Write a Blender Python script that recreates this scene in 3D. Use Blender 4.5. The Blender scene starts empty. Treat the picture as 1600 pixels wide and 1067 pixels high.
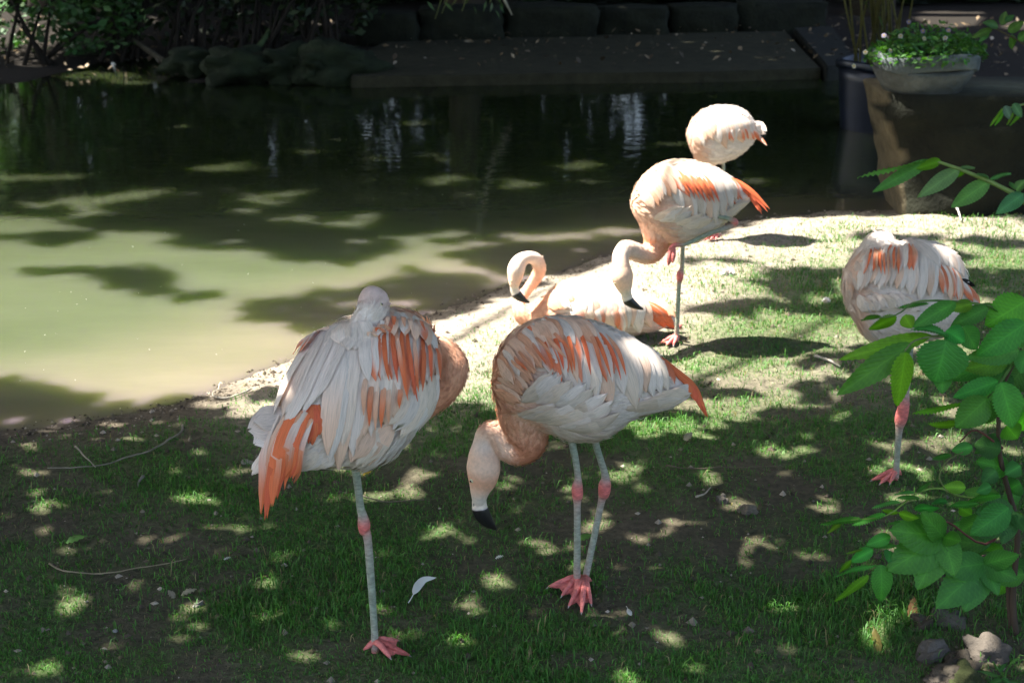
import bpy, bmesh, math, random
import numpy as np
from mathutils import Vector, kdtree
from mathutils.bvhtree import BVHTree

random.seed(7)
rng = np.random.default_rng(11)
scene = bpy.context.scene
COL = scene.collection
R = math.radians

# ------------------------------------------------------------------ camera
CH, PITCH, FPX, CX, CY = 1.75, R(18.7), 1600 * 50 / 36.0, 800.0, 533.5
cam_data = bpy.data.cameras.new("camera")
cam_data.lens = 50
cam_data.sensor_width = 36
cam_data.clip_start = 0.05
cam_data.clip_end = 500
cam_data.dof.use_dof = True
cam_data.dof.focus_distance = 3.35
cam_data.dof.aperture_fstop = 7.1
cam = bpy.data.objects.new("camera", cam_data)
COL.objects.link(cam)
cam.location = (0, 0, CH)
cam.rotation_euler = (R(90) - PITCH, 0, 0)
scene.camera = cam

# ------------------------------------------------------------------ light
SUN = Vector((-0.55, 0.08, 1.0)).normalized()          # towards the sun
SX, SY = -0.55, 0.08                                   # shift per metre of height
world = bpy.data.worlds.new("World")
scene.world = world
world.use_nodes = True
wn = world.node_tree
bg = wn.nodes["Background"]
sky = wn.nodes.new("ShaderNodeTexSky")
sky.sky_type = 'NISHITA'
sky.sun_disc = False
sky.dust_density = 4.0
sky.ozone_density = 0.6
sky.sun_elevation = math.asin(SUN.z)
sky.sun_rotation = math.atan2(SUN.x, SUN.y)
wn.links.new(sky.outputs[0], bg.inputs[0])
bg.inputs[1].default_value = 0.118
sl = bpy.data.lights.new("sun", 'SUN')
sl.energy = 5.0
sl.angle = R(0.55)
sl.color = (1.0, 0.95, 0.86)
so = bpy.data.objects.new("sun", sl)
COL.objects.link(so)
so.rotation_euler = SUN.to_track_quat('Z', 'Y').to_euler()
so.location = (-6, 2, 14)
vs = scene.view_settings
vs.view_transform = 'Standard'
vs.look = 'None'
vs.gamma = 1
vs.use_curve_mapping = False
vs.exposure = 2.2
cy = scene.cycles
cy.use_denoising = True
cy.max_bounces = 8
cy.diffuse_bounces = 4
cy.transmission_bounces = 4
cy.caustics_reflective = False
cy.caustics_refractive = False
cy.sample_clamp_indirect = 6

# ------------------------------------------------------------------ helpers
CP, SP = math.cos(PITCH), math.sin(PITCH)

def ray(px, py):
    x, y = (px - CX) / FPX, -(py - CY) / FPX
    return Vector((x, CP + y * SP, -SP + y * CP))

def V(px, py, Y):                      # the point seen at a pixel, Y metres away
    d = ray(px, py)
    return Vector((0, 0, CH)) + d * (Y / d.y)

def G(px, py, z=0.0):                  # the ground point seen at a pixel
    d = ray(px, py)
    return Vector((0, 0, CH)) + d * ((z - CH) / d.z)

def to_px(x, y, z=0.0):
    dz = z - CH
    f = y * CP - dz * SP
    u = y * SP + dz * CP
    f = np.maximum(f, 0.05)
    return CX + FPX * x / f, CY - FPX * u / f

def hash2(ix, iy, seed):
    h = (ix.astype(np.int64) * 374761393 + iy.astype(np.int64) * 668265263 + seed * 974634777) & 0xFFFFFFFF
    h = ((h ^ (h >> 13)) * 1274126177) & 0xFFFFFFFF
    return ((h ^ (h >> 16)) & 0xFFFF) / 65535.0

def vnoise(x, y, seed=0):
    x = np.asarray(x, float); y = np.asarray(y, float)
    ix, iy = np.floor(x), np.floor(y)
    fx, fy = x - ix, y - iy
    fx = fx * fx * (3 - 2 * fx); fy = fy * fy * (3 - 2 * fy)
    a = hash2(ix, iy, seed); b = hash2(ix + 1, iy, seed)
    c = hash2(ix, iy + 1, seed); d = hash2(ix + 1, iy + 1, seed)
    return (a * (1 - fx) + b * fx) * (1 - fy) + (c * (1 - fx) + d * fx) * fy

def fbm(x, y, seed=0, oct=4):
    s, a, t = 0, 1.0, 0
    for i in range(oct):
        s = s + a * vnoise(x * 2 ** i + i * 17.3, y * 2 ** i - i * 9.1, seed + i); t += a; a *= 0.5
    return s / t

def smooth01(v, a, b):
    t = np.clip((v - a) / (b - a), 0, 1)
    return t * t * (3 - 2 * t)

def tag(o, label=None, cat=None, group=None, kind=None):
    if label: o['label'] = label
    if cat: o['category'] = cat
    if group: o['group'] = group
    if kind: o['kind'] = kind
    return o

def empty(name, loc=(0, 0, 0)):
    o = bpy.data.objects.new(name, None)
    o.empty_display_size = 0.1
    o.location = loc
    COL.objects.link(o)
    return o

def set_parent(o, p):
    if p is not None:
        o.parent = p
        o.matrix_parent_inverse = inv_of(p)

def inv_of(p):
    from mathutils import Matrix
    m = Matrix.Translation(p.location) if p.type == 'EMPTY' else Matrix.Identity(4)
    return m.inverted()

def mesh_np(name, verts, faces, mat, parent=None, cols=None, uvs=None, smooth=True):
    """verts (n,3); faces: list of index arrays (m,3) / (m,4)"""
    if isinstance(faces, np.ndarray): faces = [faces]
    faces = [np.asarray(f, np.int32) for f in faces if len(f)]
    me = bpy.data.meshes.new(name)
    verts = np.asarray(verts, np.float32)
    me.vertices.add(len(verts))
    me.vertices.foreach_set("co", verts.ravel())
    idx = np.concatenate([f.ravel() for f in faces])
    tot = np.concatenate([np.full(len(f), f.shape[1], np.int32) for f in faces])
    start = np.concatenate([[0], np.cumsum(tot)[:-1]]).astype(np.int32)
    me.loops.add(len(idx)); me.loops.foreach_set("vertex_index", idx)
    me.polygons.add(len(tot))
    me.polygons.foreach_set("loop_start", start)
    me.polygons.foreach_set("loop_total", tot)
    me.polygons.foreach_set("use_smooth", np.full(len(tot), smooth, bool))
    if cols is not None:
        a = me.color_attributes.new("Col", 'FLOAT_COLOR', 'POINT')
        c = np.ones((len(verts), 4), np.float32); c[:, :3] = cols
        a.data.foreach_set("color", c.ravel())
    if uvs is not None:
        u = me.uv_layers.new(name="UVMap")
        u.data.foreach_set("uv", np.asarray(uvs, np.float32)[idx].ravel())
    me.update(calc_edges=True)
    me.validate()
    me.materials.append(mat)
    o = bpy.data.objects.new(name, me)
    COL.objects.link(o)
    set_parent(o, parent)
    return o

class MB:
    """collects pieces into one mesh"""
    def __init__(s): s.v = []; s.q = []; s.t = []; s.c = []; s.uv = []; s.n = 0
    def add(s, verts, quads=(), tris=(), cols=(0.5, 0.5, 0.5), uvs=None):
        verts = np.asarray(verts, float).reshape(-1, 3)
        k = len(verts)
        if len(quads): s.q.append(np.asarray(quads, int).reshape(-1, 4) + s.n)
        if len(tris): s.t.append(np.asarray(tris, int).reshape(-1, 3) + s.n)
        s.v.append(verts)
        c = np.asarray(cols, float)
        s.c.append(np.broadcast_to(c, (k, 3)) if c.ndim == 1 else c)
        s.uv.append(np.zeros((k, 2)) if uvs is None else np.asarray(uvs, float))
        s.n += k
    def build(s, name, mat, parent=None, smooth=True):
        fs = []
        if s.q: fs.append(np.concatenate(s.q))
        if s.t: fs.append(np.concatenate(s.t))
        return mesh_np(name, np.concatenate(s.v), fs, mat, parent, np.concatenate(s.c), np.concatenate(s.uv), smooth)

def grid_quads(nu, nv, closed=False):
    q = []
    for i in range(nu - 1):
        for j in range(nv if closed else nv - 1):
            k = (j + 1) % nv
            q.append((i * nv + j, i * nv + k, (i + 1) * nv + k, (i + 1) * nv + j))
    return np.array(q, int)

def tube(mb, pts, rads, col=(0.5, 0.5, 0.5), n=8):
    """tapered tube through points; col one colour or one per point"""
    P = [Vector(p) for p in pts]
    m = len(P)
    vs, cs, uv = [], [], []
    prev = None
    cols = np.asarray(col, float)
    for i in range(m):
        t = (P[min(i + 1, m - 1)] - P[max(i - 1, 0)]).normalized()
        if prev is None:
            a = t.cross(Vector((0.13, 0.31, 0.94)))
            if a.length < 1e-3: a = t.cross(Vector((1, 0, 0)))
        else:
            a = prev - t * prev.dot(t)
        a.normalize(); prev = a
        b = t.cross(a)
        for j in range(n):
            w = 2 * math.pi * j / n
            vs.append(P[i] + (a * math.cos(w) + b * math.sin(w)) * rads[i])
            cs.append(cols if cols.ndim == 1 else cols[i]); uv.append((i / (m - 1), j / n))
    q = grid_quads(m, n, True)
    vs += [P[0], P[-1]]; cs += [cs[0], cs[-1]]; uv += [(0, 0), (1, 0)]
    k = m * n
    tr = [(k, (j + 1) % n, j) for j in range(n)] + [(k + 1, (m - 1) * n + j, (m - 1) * n + (j + 1) % n) for j in range(n)]
    mb.add([tuple(p) for p in vs], q, tr, np.array(cs), np.array(uv))

def catmull(keys, steps):
    """keys (n,k) -> resampled"""
    K = np.asarray(keys, float)
    K = np.vstack([2 * K[0] - K[1], K, 2 * K[-1] - K[-2]])
    out = []
    for i in range(1, len(K) - 2):
        for s in range(steps):
            t = s / steps
            p0, p1, p2, p3 = K[i - 1], K[i], K[i + 1], K[i + 2]
            out.append(0.5 * (2 * p1 + (p2 - p0) * t + (2 * p0 - 5 * p1 + 4 * p2 - p3) * t * t + (3 * p1 - p0 - 3 * p2 + p3) * t ** 3))
    out.append(K[-2])
    return np.array(out)

# ------------------------------------------------------------------ materials
def new_mat(name):
    m = bpy.data.materials.new(name)
    m.use_nodes = True
    nt = m.node_tree
    b = nt.nodes["Principled BSDF"]
    return m, nt, b

def node(nt, typ, **kw):
    n = nt.nodes.new(typ)
    for k, v in kw.items(): setattr(n, k, v)
    return n

def noise_node(nt, scale, detail=4, coord='Object', rough=0.6, stretch=None):
    tc = node(nt, "ShaderNodeTexCoord")
    nz = node(nt, "ShaderNodeTexNoise")
    nz.inputs['Scale'].default_value = scale
    nz.inputs['Detail'].default_value = detail
    nz.inputs['Roughness'].default_value = rough
    if stretch:
        mp = node(nt, "ShaderNodeMapping")
        mp.inputs['Scale'].default_value = stretch
        nt.links.new(tc.outputs[coord], mp.inputs[0]); nt.links.new(mp.outputs[0], nz.inputs[0])
    else:
        nt.links.new(tc.outputs[coord], nz.inputs[0])
    return nz

def ramp(nt, fac, stops):
    r = node(nt, "ShaderNodeValToRGB")
    while len(r.color_ramp.elements) < len(stops): r.color_ramp.elements.new(0.5)
    for e, (p, c) in zip(r.color_ramp.elements, stops):
        e.position = p; e.color = (*c, 1)
    nt.links.new(fac, r.inputs[0])
    return r

def mul_mix(nt, a, b, fac=1.0, blend='MULTIPLY'):
    m = node(nt, "ShaderNodeMix", data_type='RGBA', blend_type=blend)
    m.inputs[0].default_value = fac
    nt.links.new(a, m.inputs[6]); nt.links.new(b, m.inputs[7])
    return m.outputs[2]

def bump(nt, b, height, strength, dist):
    bp = node(nt, "ShaderNodeBump")
    bp.inputs['Strength'].default_value = strength
    bp.inputs['Distance'].default_value = dist
    nt.links.new(height, bp.inputs['Height'])
    nt.links.new(bp.outputs[0], b.inputs['Normal'])
    return bp

def mat_attr(name, rough=0.8, var=(0.75, 1.2), scale=30, bumps=(0.4, 0.01), spec=0.3, translucent=0.0, stretch=None, coord='Object', tcol=(1, 1, 1), bscale=None):
    """colour from the mesh attribute with noise variation"""
    m, nt, b = new_mat(name)
    at = node(nt, "ShaderNodeAttribute", attribute_name="Col")
    nz = noise_node(nt, scale, 5, coord, 0.6, stretch)
    rp = ramp(nt, nz.outputs[0], [(0.3, (var[0],) * 3), (0.7, (var[1],) * 3)])
    c = mul_mix(nt, at.outputs[0], rp.outputs[0])
    nt.links.new(c, b.inputs['Base Color'])
    b.inputs['Roughness'].default_value = rough
    b.inputs['Specular IOR Level'].default_value = spec
    if bumps:
        nb = nz if bscale is None else noise_node(nt, bscale, 5, coord, 0.6, stretch)
        bump(nt, b, nb.outputs[0], *bumps)
    if translucent:
        tr = node(nt, "ShaderNodeBsdfTranslucent")
        tm = node(nt, "ShaderNodeMix", data_type='RGBA', blend_type='MULTIPLY')
        tm.inputs[0].default_value = 1; tm.inputs[7].default_value = (*tcol, 1)
        nt.links.new(c, tm.inputs[6]); nt.links.new(tm.outputs[2], tr.inputs[0])
        mx = node(nt, "ShaderNodeMixShader"); mx.inputs[0].default_value = translucent
        out = nt.nodes["Material Output"]
        nt.links.new(b.outputs[0], mx.inputs[1]); nt.links.new(tr.outputs[0], mx.inputs[2])
        nt.links.new(mx.outputs[0], out.inputs[0])
    return m

M_ground = mat_attr("soil", 0.95, (0.62, 1.3), 45, (0.9, 0.02), 0.2)
M_grass = mat_attr("grass", 0.55, (0.8, 1.15), 4, None, 0.35, 0.35, tcol=(1.1, 1.25, 0.5))
M_leaf = mat_attr("leaf", 0.5, (0.82, 1.15), 60, (0.25, 0.004), 0.25, 0.35, tcol=(1.5, 1.7, 0.35))
M_big, _nt, _b = new_mat("veined_leaf")
_at = node(_nt, "ShaderNodeAttribute", attribute_name="Col")
_uv = node(_nt, "ShaderNodeTexCoord"); _sx = node(_nt, "ShaderNodeSeparateXYZ"); _nt.links.new(_uv.outputs['UV'], _sx.inputs[0])
def _m(op, a, b_=None):
    n_ = node(_nt, "ShaderNodeMath", operation=op)
    for i_, q_ in enumerate((a, b_)):
        if q_ is None: continue
        if isinstance(q_, (int, float)): n_.inputs[i_].default_value = q_
        else: _nt.links.new(q_, n_.inputs[i_])
    return n_.outputs[0]
_h = _m('ABSOLUTE', _m('SUBTRACT', _sx.outputs[1], 0.5))
_ph = _m('MULTIPLY', _m('SUBTRACT', _m('MULTIPLY', _sx.outputs[0], 9.0), _m('MULTIPLY', _h, 6.0)), 6.283)
_nzv = noise_node(_nt, 25, 2)
_ph = _m('ADD', _ph, _m('MULTIPLY', _nzv.outputs[0], 5.0))
_st = _m('POWER', _m('ADD', _m('MULTIPLY', _m('SINE', _ph), 0.5), 0.5), 5.0)
_mid = _m('LESS_THAN', _h, 0.022)
_vein = _m('MAXIMUM', _m('MULTIPLY', _st, 0.75), _mid)
_nz = noise_node(_nt, 40, 4)
_rp = ramp(_nt, _nz.outputs[0], [(0.3, (0.86, 0.86, 0.86)), (0.7, (1.12, 1.12, 1.05))])
_c0 = mul_mix(_nt, _at.outputs[0], _rp.outputs[0])
_vr = ramp(_nt, _vein, [(0.0, (0.95, 0.95, 0.95)), (1.0, (1.2, 1.13, 1.15))])
_c1 = mul_mix(_nt, _c0, _vr.outputs[0])
_nt.links.new(_c1, _b.inputs['Base Color'])
_b.inputs['Roughness'].default_value = 0.45
_b.inputs['Specular IOR Level'].default_value = 0.28
bump(_nt, _b, _m('ADD', _vein, _m('MULTIPLY', _nz.outputs[0], .4)), 0.35, -0.003)
_tr = node(_nt, "ShaderNodeBsdfTranslucent"); _tm = node(_nt, "ShaderNodeMix", data_type='RGBA', blend_type='MULTIPLY')
_tm.inputs[0].default_value = 1; _tm.inputs[7].default_value = (1.6, 1.8, 0.3, 1)
_nt.links.new(_c1, _tm.inputs[6]); _nt.links.new(_tm.outputs[2], _tr.inputs[0])
_mx = node(_nt, "ShaderNodeMixShader"); _mx.inputs[0].default_value = 0.38
_nt.links.new(_b.outputs[0], _mx.inputs[1]); _nt.links.new(_tr.outputs[0], _mx.inputs[2]); _nt.links.new(_mx.outputs[0], _nt.nodes["Material Output"].inputs[0])
M_canopy = mat_attr("canopy_leaf", 0.5, (0.8, 1.15), 8, None, 0.4, 0.16, tcol=(1.3, 1.6, 0.4))
M_bark = mat_attr("bark", 0.9, (0.6, 1.3), 14, (0.8, 0.02), 0.2, stretch=(1, 1, 0.25))
M_stone = mat_attr("stone", 0.9, (0.6, 1.3), 9, (0.8, 0.02), 0.25, bscale=30)
M_plain = mat_attr("matte", 0.7, (0.88, 1.1), 40, (0.2, 0.003), 0.3)
M_body = mat_attr("down", 0.75, (0.88, 1.1), 120, (0.35, 0.004), 0.15, 0.06, tcol=(1.1, 0.8, 0.65))
M_feather = mat_attr("feather", 0.62, (0.74, 1.14), 9, (0.45, 0.003), 0.2, 0.16, stretch=(.45, 2.2, 1), coord='UV', tcol=(1.1, 0.85, 0.7))
M_skin = mat_attr("skin", 0.55, (0.62, 1.25), 70, (0.8, 0.003), 0.3, stretch=(1, 1, 2.2))
M_bill = mat_attr("bill", 0.35, (0.85, 1.15), 90, (0.2, 0.002), 0.5)
M_eye, _nt, _b = new_mat("eye")
_at = node(_nt, "ShaderNodeAttribute", attribute_name="Col")
_nt.links.new(_at.outputs[0], _b.inputs['Base Color'])
_b.inputs['Roughness'].default_value = 0.08

# ------------------------------------------------------------------ pond outline and ground height
ZW = -0.06
near_px = [(0, 676), (80, 664), (150, 652), (230, 640), (300, 622), (370, 596), (430, 572), (510, 545), (590, 515),
           (660, 490), (730, 468), (800, 448), (870, 424), (940, 402), (1010, 386), (1080, 366), (1150, 346), (1210, 337), (1300, 330), (1400, 331)]
pond = [(-9.0, 3.2), (-5.0, 3.75)] + [tuple(G(x, y, ZW).xy) for x, y in near_px]
pond += [(2.9, 7.6), (3.6, 8.6), (3.9, 10.5), (3.35, 12.45)]
pond += [tuple(G(x, y, ZW).xy) for x, y in [(1290, 116), (1100, 118), (900, 120), (700, 122), (560, 124), (430, 127), (300, 130), (180, 122), (60, 128), (-80, 135)]]
pond += [(-7.0, 11.5), (-10, 11)]
POND = np.array(pond)

def pond_sd(x, y):
    """signed distance: positive on land, negative in the pond"""
    x = np.asarray(x, float); y = np.asarray(y, float)
    best = np.full(x.shape, 1e9); ins = np.zeros(x.shape, bool)
    n = len(POND)
    for i in range(n):
        ax, ay = POND[i]; bx, by = POND[(i + 1) % n]
        ex, ey = bx - ax, by - ay
        t = np.clip(((x - ax) * ex + (y - ay) * ey) / (ex * ex + ey * ey), 0, 1)
        d = np.hypot(x - ax - t * ex, y - ay - t * ey)
        best = np.minimum(best, d)
        c = ((ay > y) != (by > y)) & (x < (bx - ax) * (y - ay) / (by - ay + 1e-12) + ax)
        ins ^= c
    return np.where(ins, -best, best)

def ground_h(x, y):
    x = np.asarray(x, float); y = np.asarray(y, float)
    sd = pond_sd(x, y) + (fbm(x * 5, y * 5, 3, 3) - 0.5) * 0.10
    land = ZW * (1 - smooth01(sd, -0.05, 0.42)) 
    h = np.where(sd > 0, land, ZW - 0.02 + np.maximum(sd, -1.5) * 0.35)
    near = smooth01(np.abs(sd), 0.0, 0.3)
    h = h + (fbm(x * 2.2, y * 2.2, 5, 4) - 0.5) * 0.035 * near + (fbm(x * 14, y * 14, 9, 3) - 0.5) * 0.016
    # the bottom right corner is broken earth
    cx_, cy_ = 1.28, 2.75
    h = h + (fbm(x * 9, y * 9, 21, 3) - 0.45) * 0.07 * np.exp(-(((x - cx_) / 0.3) ** 2 + ((y - cy_) / 0.25) ** 2))
    return h

def gz(x, y): return float(ground_h(np.array([x]), np.array([y]))[0])

# bare places given at their own ground spots
bare_px = [(1150, 860, 130, 60), (1210, 780, 90, 40), (640, 748, 60, 22), (1290, 885, 70, 25), (1500, 1030, 130, 45), (230, 940, 90, 30),
           (360, 900, 60, 20), (640, 970, 50, 25), (80, 820, 45, 18), (520, 1010, 60, 22), (1000, 830, 60, 22), (730, 880, 70, 26), (250, 840, 120, 30),
           (1180, 600, 90, 18), (1300, 520, 80, 16), (1130, 470, 110, 18), (1080, 640, 60, 18), (1430, 700, 80, 20), (440, 720, 90, 22), (960, 960, 60, 24), (860, 720, 60, 18)]
lush_px = [(1350, 960, 110, 60, 1.9), (560, 900, 110, 70, 1.35), (330, 780, 60, 25, 1.3), (440, 960, 110, 45, 1.4), (900, 660, 200, 30, 1.2), (1300, 480, 160, 60, 1.25), (1500, 420, 120, 60, 1.3)]

def grass_density(x, y):
    u, v = to_px(x, y)
    sd = pond_sd(x, y)
    d = smooth01(fbm(x * 1.7, y * 1.7, 31, 4), 0.28, 0.62)
    d = 0.48 + 0.52 * d
    d = d * (0.25 + 0.75 * smooth01(fbm(x * 7, y * 7, 41, 3), 0.30, 0.55))
    for cx_, cy_, rx, ry in bare_px:
        e = ((u - cx_) / rx) ** 2 + ((v - cy_) / ry) ** 2
        d = d * (1 - 0.85 * np.exp(-e))
    for cx_, cy_, rx, ry, k in lush_px:
        e = ((u - cx_) / rx) ** 2 + ((v - cy_) / ry) ** 2
        d = d + (0.8) * np.exp(-e)
    shore = smooth01(sd, 0.10, 0.75 if True else 1)
    d = d * shore
    # the trodden sandy strip along the water, from the sitting bird to the near shore
    sandy = smooth01(sd, 1.15, 0.35) * smooth01(u, 380, 520) * smooth01(u, 1120, 960)
    d = d * (1 - 0.72 * sandy)
    return np.clip(d, 0, 1)

def axis(lo, a, b, hi, step):
    l = -np.geomspace(0.12, a - lo, 16)[::-1] + a
    r = np.geomspace(0.12, hi - b, 16) + b
    return np.concatenate([l, np.arange(a, b, step), [b], r])

gx = axis(-80, -3.2, 3.6, 80, 0.038)
gy = axis(-60, 1.9, 7.9, 110, 0.038)
XX, YY = np.meshgrid(gx, gy, indexing='ij')
H = ground_h(XX.ravel(), YY.ravel())
xs, ys = XX.ravel(), YY.ravel()
sd = pond_sd(xs, ys)
gd = grass_density(xs, ys)
soil = np.array([0.066, 0.054, 0.038]); sand = np.array([0.31, 0.27, 0.215]); thatch = np.array([0.066, 0.108, 0.034]); mud = np.array([0.055, 0.046, 0.034])
n1 = fbm(xs * 3, ys * 3, 51, 4)[:, None]
u_, v_ = to_px(xs, ys)
c = soil * (0.75 + 0.9 * n1)
c = c * (1 - 0.85 * gd[:, None]) + thatch * 0.85 * gd[:, None]
dry = (smooth01(sd, 1.5, 0.45) * smooth01(u_, 250, 480) * smooth01(v_, 760, 600))[:, None]
dry = np.clip(dry + 0.30 * (smooth01(v_, 700, 560) * smooth01(u_, 900, 1050) * smooth01(fbm(xs * 2.6, ys * 2.6, 71, 4), 0.35, 0.6))[:, None], 0, 1) * (ys < 8)[:, None]
c = c * (1 - dry * 0.9) + sand * (0.7 + 0.5 * n1) * dry * 0.9
wet = (smooth01(sd, 0.30, 0.02) * smooth01(fbm(xs * 6, ys * 6, 81, 3), 0.25, 0.6))[:, None] * 0.75
c = c * (1 - wet) + mud * 2.0 * wet
under = (sd < -0.02)[:, None]
c = np.where(under, np.array([0.20, 0.17, 0.10]), c)
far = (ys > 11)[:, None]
c = np.where(far, np.array([0.016, 0.013, 0.010]) * (0.6 + 0.9 * n1), c)  # far bank soil darkened by colour, standing in for the shade there
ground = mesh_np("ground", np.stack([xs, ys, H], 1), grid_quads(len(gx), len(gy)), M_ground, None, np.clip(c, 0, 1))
tag(ground, kind='structure')

# ------------------------------------------------------------------ water
m, nt, b = new_mat("pond_water")
at = node(nt, "ShaderNodeAttribute", attribute_name="Col")
nz = noise_node(nt, 0.9, 4, 'Object', 0.55, (1.0, 2.2, 1))
rp = ramp(nt, nz.outputs[0], [(0.3, (0.85, 0.87, 0.8)), (0.7, (1.12, 1.08, 1.1))])
nt.links.new(mul_mix(nt, at.outputs[0], rp.outputs[0]), b.inputs['Base Color'])
b.inputs['Roughness'].default_value = 0.035
b.inputs['IOR'].default_value = 1.33
b.subsurface_method = 'BURLEY'
b.inputs['Subsurface Weight'].default_value = 1.0
b.inputs['Subsurface Radius'].default_value = (0.95, 1.25, 0.40)
b.inputs['Subsurface Scale'].default_value = 0.22
nb = noise_node(nt, 5.5, 3, 'Object', 0.5, (1, 2.4, 1))
bump(nt, b, nb.outputs[0], 0.10, 0.02)
M_water = m
wx = np.arange(-10.5, 5.01, 0.12); wy = np.arange(2.6, 14.4, 0.12)
WX, WY = np.meshgrid(wx, wy, indexing='ij')
wsd = -pond_sd(WX.ravel(), WY.ravel())
deep = np.array([0.068, 0.084, 0.047]); shallow = np.array([0.150, 0.138, 0.096])
t = smooth01(wsd, 0.0, 1.1)[:, None]
wc = shallow * (1 - t) + deep * t
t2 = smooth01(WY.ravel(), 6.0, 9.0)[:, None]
wc = wc * (1 - t2) + np.array([0.016, 0.022, 0.009]) * t2  # deeper far water, with the shade over it also painted into the colour
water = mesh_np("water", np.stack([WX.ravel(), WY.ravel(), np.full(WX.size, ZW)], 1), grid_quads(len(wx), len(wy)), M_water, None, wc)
tag(water, kind='structure')

# ------------------------------------------------------------------ shade pattern of the tree canopy
lit_poly = [
    [(-260, 395), (120, 404), (220, 440), (330, 458), (420, 486), (560, 500), (620, 486), (700, 484), (660, 500), (560, 545), (430, 592), (330, 622), (200, 604), (90, 577), (-260, 545)],
    [(300, 628), (420, 592), (600, 515), (700, 478), (800, 446), (900, 412), (1000, 388), (1060, 372), (1180, 330), (1420, 328), (1660, 340), (1680, 420), (1570, 470),
     (1500, 500), (1560, 560), (1480, 600), (1330, 590), (1330, 640), (1180, 650), (1060, 690), (900, 660), (760, 650), (690, 610), (520, 640), (430, 668), (340, 662)],
]
lit_ell = [(40, 262, 110, 7), (380, 10, 60, 5), (140, 10, 60, 6), (870, 352, 52, 10), (960, 342, 60, 9), (800, 275, 34, 6), (900, 245, 45, 6), (470, 225, 24, 4), (640, 180, 30, 4),
           (820, 420, 60, 8), (270, 186, 22, 4), (660, 225, 30, 4), (1050, 212, 30, 5),
           (330, 778, 42, 13), (70, 825, 40, 13), (440, 858, 34, 15), (390, 965, 60, 20), (470, 985, 34, 16), (250, 750, 46, 8), (640, 745, 46, 14), (150, 690, 46, 7),
           (40, 720, 20, 6), (520, 1025, 34, 14), (650, 965, 26, 10), (870, 775, 38, 12), (990, 832, 28, 10), (1045, 852, 30, 8), (970, 748, 45, 13), (1290, 880, 38, 14),
           (1370, 968, 64, 20), (1515, 1022, 40, 18), (1420, 700, 64, 13), (1510, 690, 60, 11), (1450, 730, 60, 9), (1070, 740, 34, 8), (740, 690, 40, 9), (1120, 700, 55, 9),
           (600, 610, 60, 14), (1230, 705, 50, 8), (830, 690, 34, 8), (1500, 640, 60, 10),
           (1180, 805, 26, 8), (1300, 780, 24, 7),
           (40, 55, 75, 45), (150, 108, 70, 7), (190, 118, 40, 4), (1485, 28, 60, 16), (1590, 40, 30, 8), (500, 36, 26, 4), (700, 14, 30, 8), (290, 60, 10, 14), (240, 32, 10, 10)]
dark_ell = [(1290, 432, 95, 11), (1235, 452, 60, 9), (1310, 482, 115, 13), (1175, 485, 60, 7), (1430, 405, 70, 10), (1510, 440, 90, 22), (1110, 408, 46, 6), (1350, 560, 90, 12),
            (1290, 606, 90, 13), (1115, 612, 60, 9), (1045, 655, 55, 10), (1390, 372, 60, 7), (1560, 380, 60, 10), (880, 640, 70, 8), (420, 612, 40, 9), (300, 606, 46, 9), (1010, 590, 40, 6),
            (20, 620, 150, 36), (120, 645, 60, 14), (560, 490, 90, 7), (440, 455, 60, 6), (640, 436, 80, 7), (1230, 640, 60, 7), (1440, 560, 60, 10)]

def lit_map(x, y):
    u, v = to_px(x, y)
    sc = np.clip((v + 220) / 900, 0.3, 1.4)
    du = (fbm(x * 3.1, y * 3.1, 101, 3) - 0.5) * 70 * sc + (fbm(x * 9, y * 9, 105, 2) - 0.5) * 34 * sc
    dv = (fbm(x * 3.1, y * 3.1, 111, 3) - 0.5) * 26 * sc + (fbm(x * 9, y * 9, 115, 2) - 0.5) * 14 * sc
    u2, v2 = u + du, v + dv
    L = np.zeros(u.shape, bool)
    for poly in lit_poly:
        ins = np.zeros(u.shape, bool)
        n = len(poly)
        for i in range(n):
            ax, ay = poly[i]; bx, by = poly[(i + 1) % n]
            ins ^= ((ay > v2) != (by > v2)) & (u2 < (bx - ax) * (v2 - ay) / (by - ay + 1e-9) + ax)
        L |= ins
    # broken light over the open water
    pn = fbm(x * 2.1 + 3, y * 3.0, 161, 3) * .7 + vnoise(x * 6, y * 8, 165) * .3
    thr = np.interp(v, [215, 260, 330, 400, 450], [.72, .60, .555, .52, .46]) + np.interp(u, [-100, 250, 500, 800, 1000], [-.06, .0, .02, .05, .2])
    L |= (pn > thr) & (v > 215) & (v < 470) & (pond_sd(x, y) < -.1)
    for cx_, cy_, rx, ry in lit_ell:
        if cy_ > 680: rx, ry = rx * .95, ry * .95
        L |= ((u + du * 0.5 - cx_) / rx) ** 2 + ((v + dv * 0.5 - cy_) / ry) ** 2 < 1
    for cx_, cy_, rx, ry in dark_ell:
        L &= ~(((u2 - cx_) / rx) ** 2 + ((v2 - cy_) / ry) ** 2 < 1)
    return L

def leaf_quads(P, L, W, T, N):
    """diamond leaves: centres P, lengths L, widths W, directions T, normals N (n,3)"""
    S = np.cross(N, T); S /= np.linalg.norm(S, axis=1, keepdims=True) + 1e-9
    a = P - T * L[:, None] * 0.5
    b = P + T * L[:, None] * 0.5
    mid = P - T * L[:, None] * 0.06 + N * (L * 0.06)[:, None]
    c = mid + S * W[:, None] * 0.5; d = mid - S * W[:, None] * 0.5
    v = np.stack([a, c, b, d], 1).reshape(-1, 3)
    k = np.arange(len(P))[:, None] * 4
    return v, k + np.array([[0, 1, 2, 3]])

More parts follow.
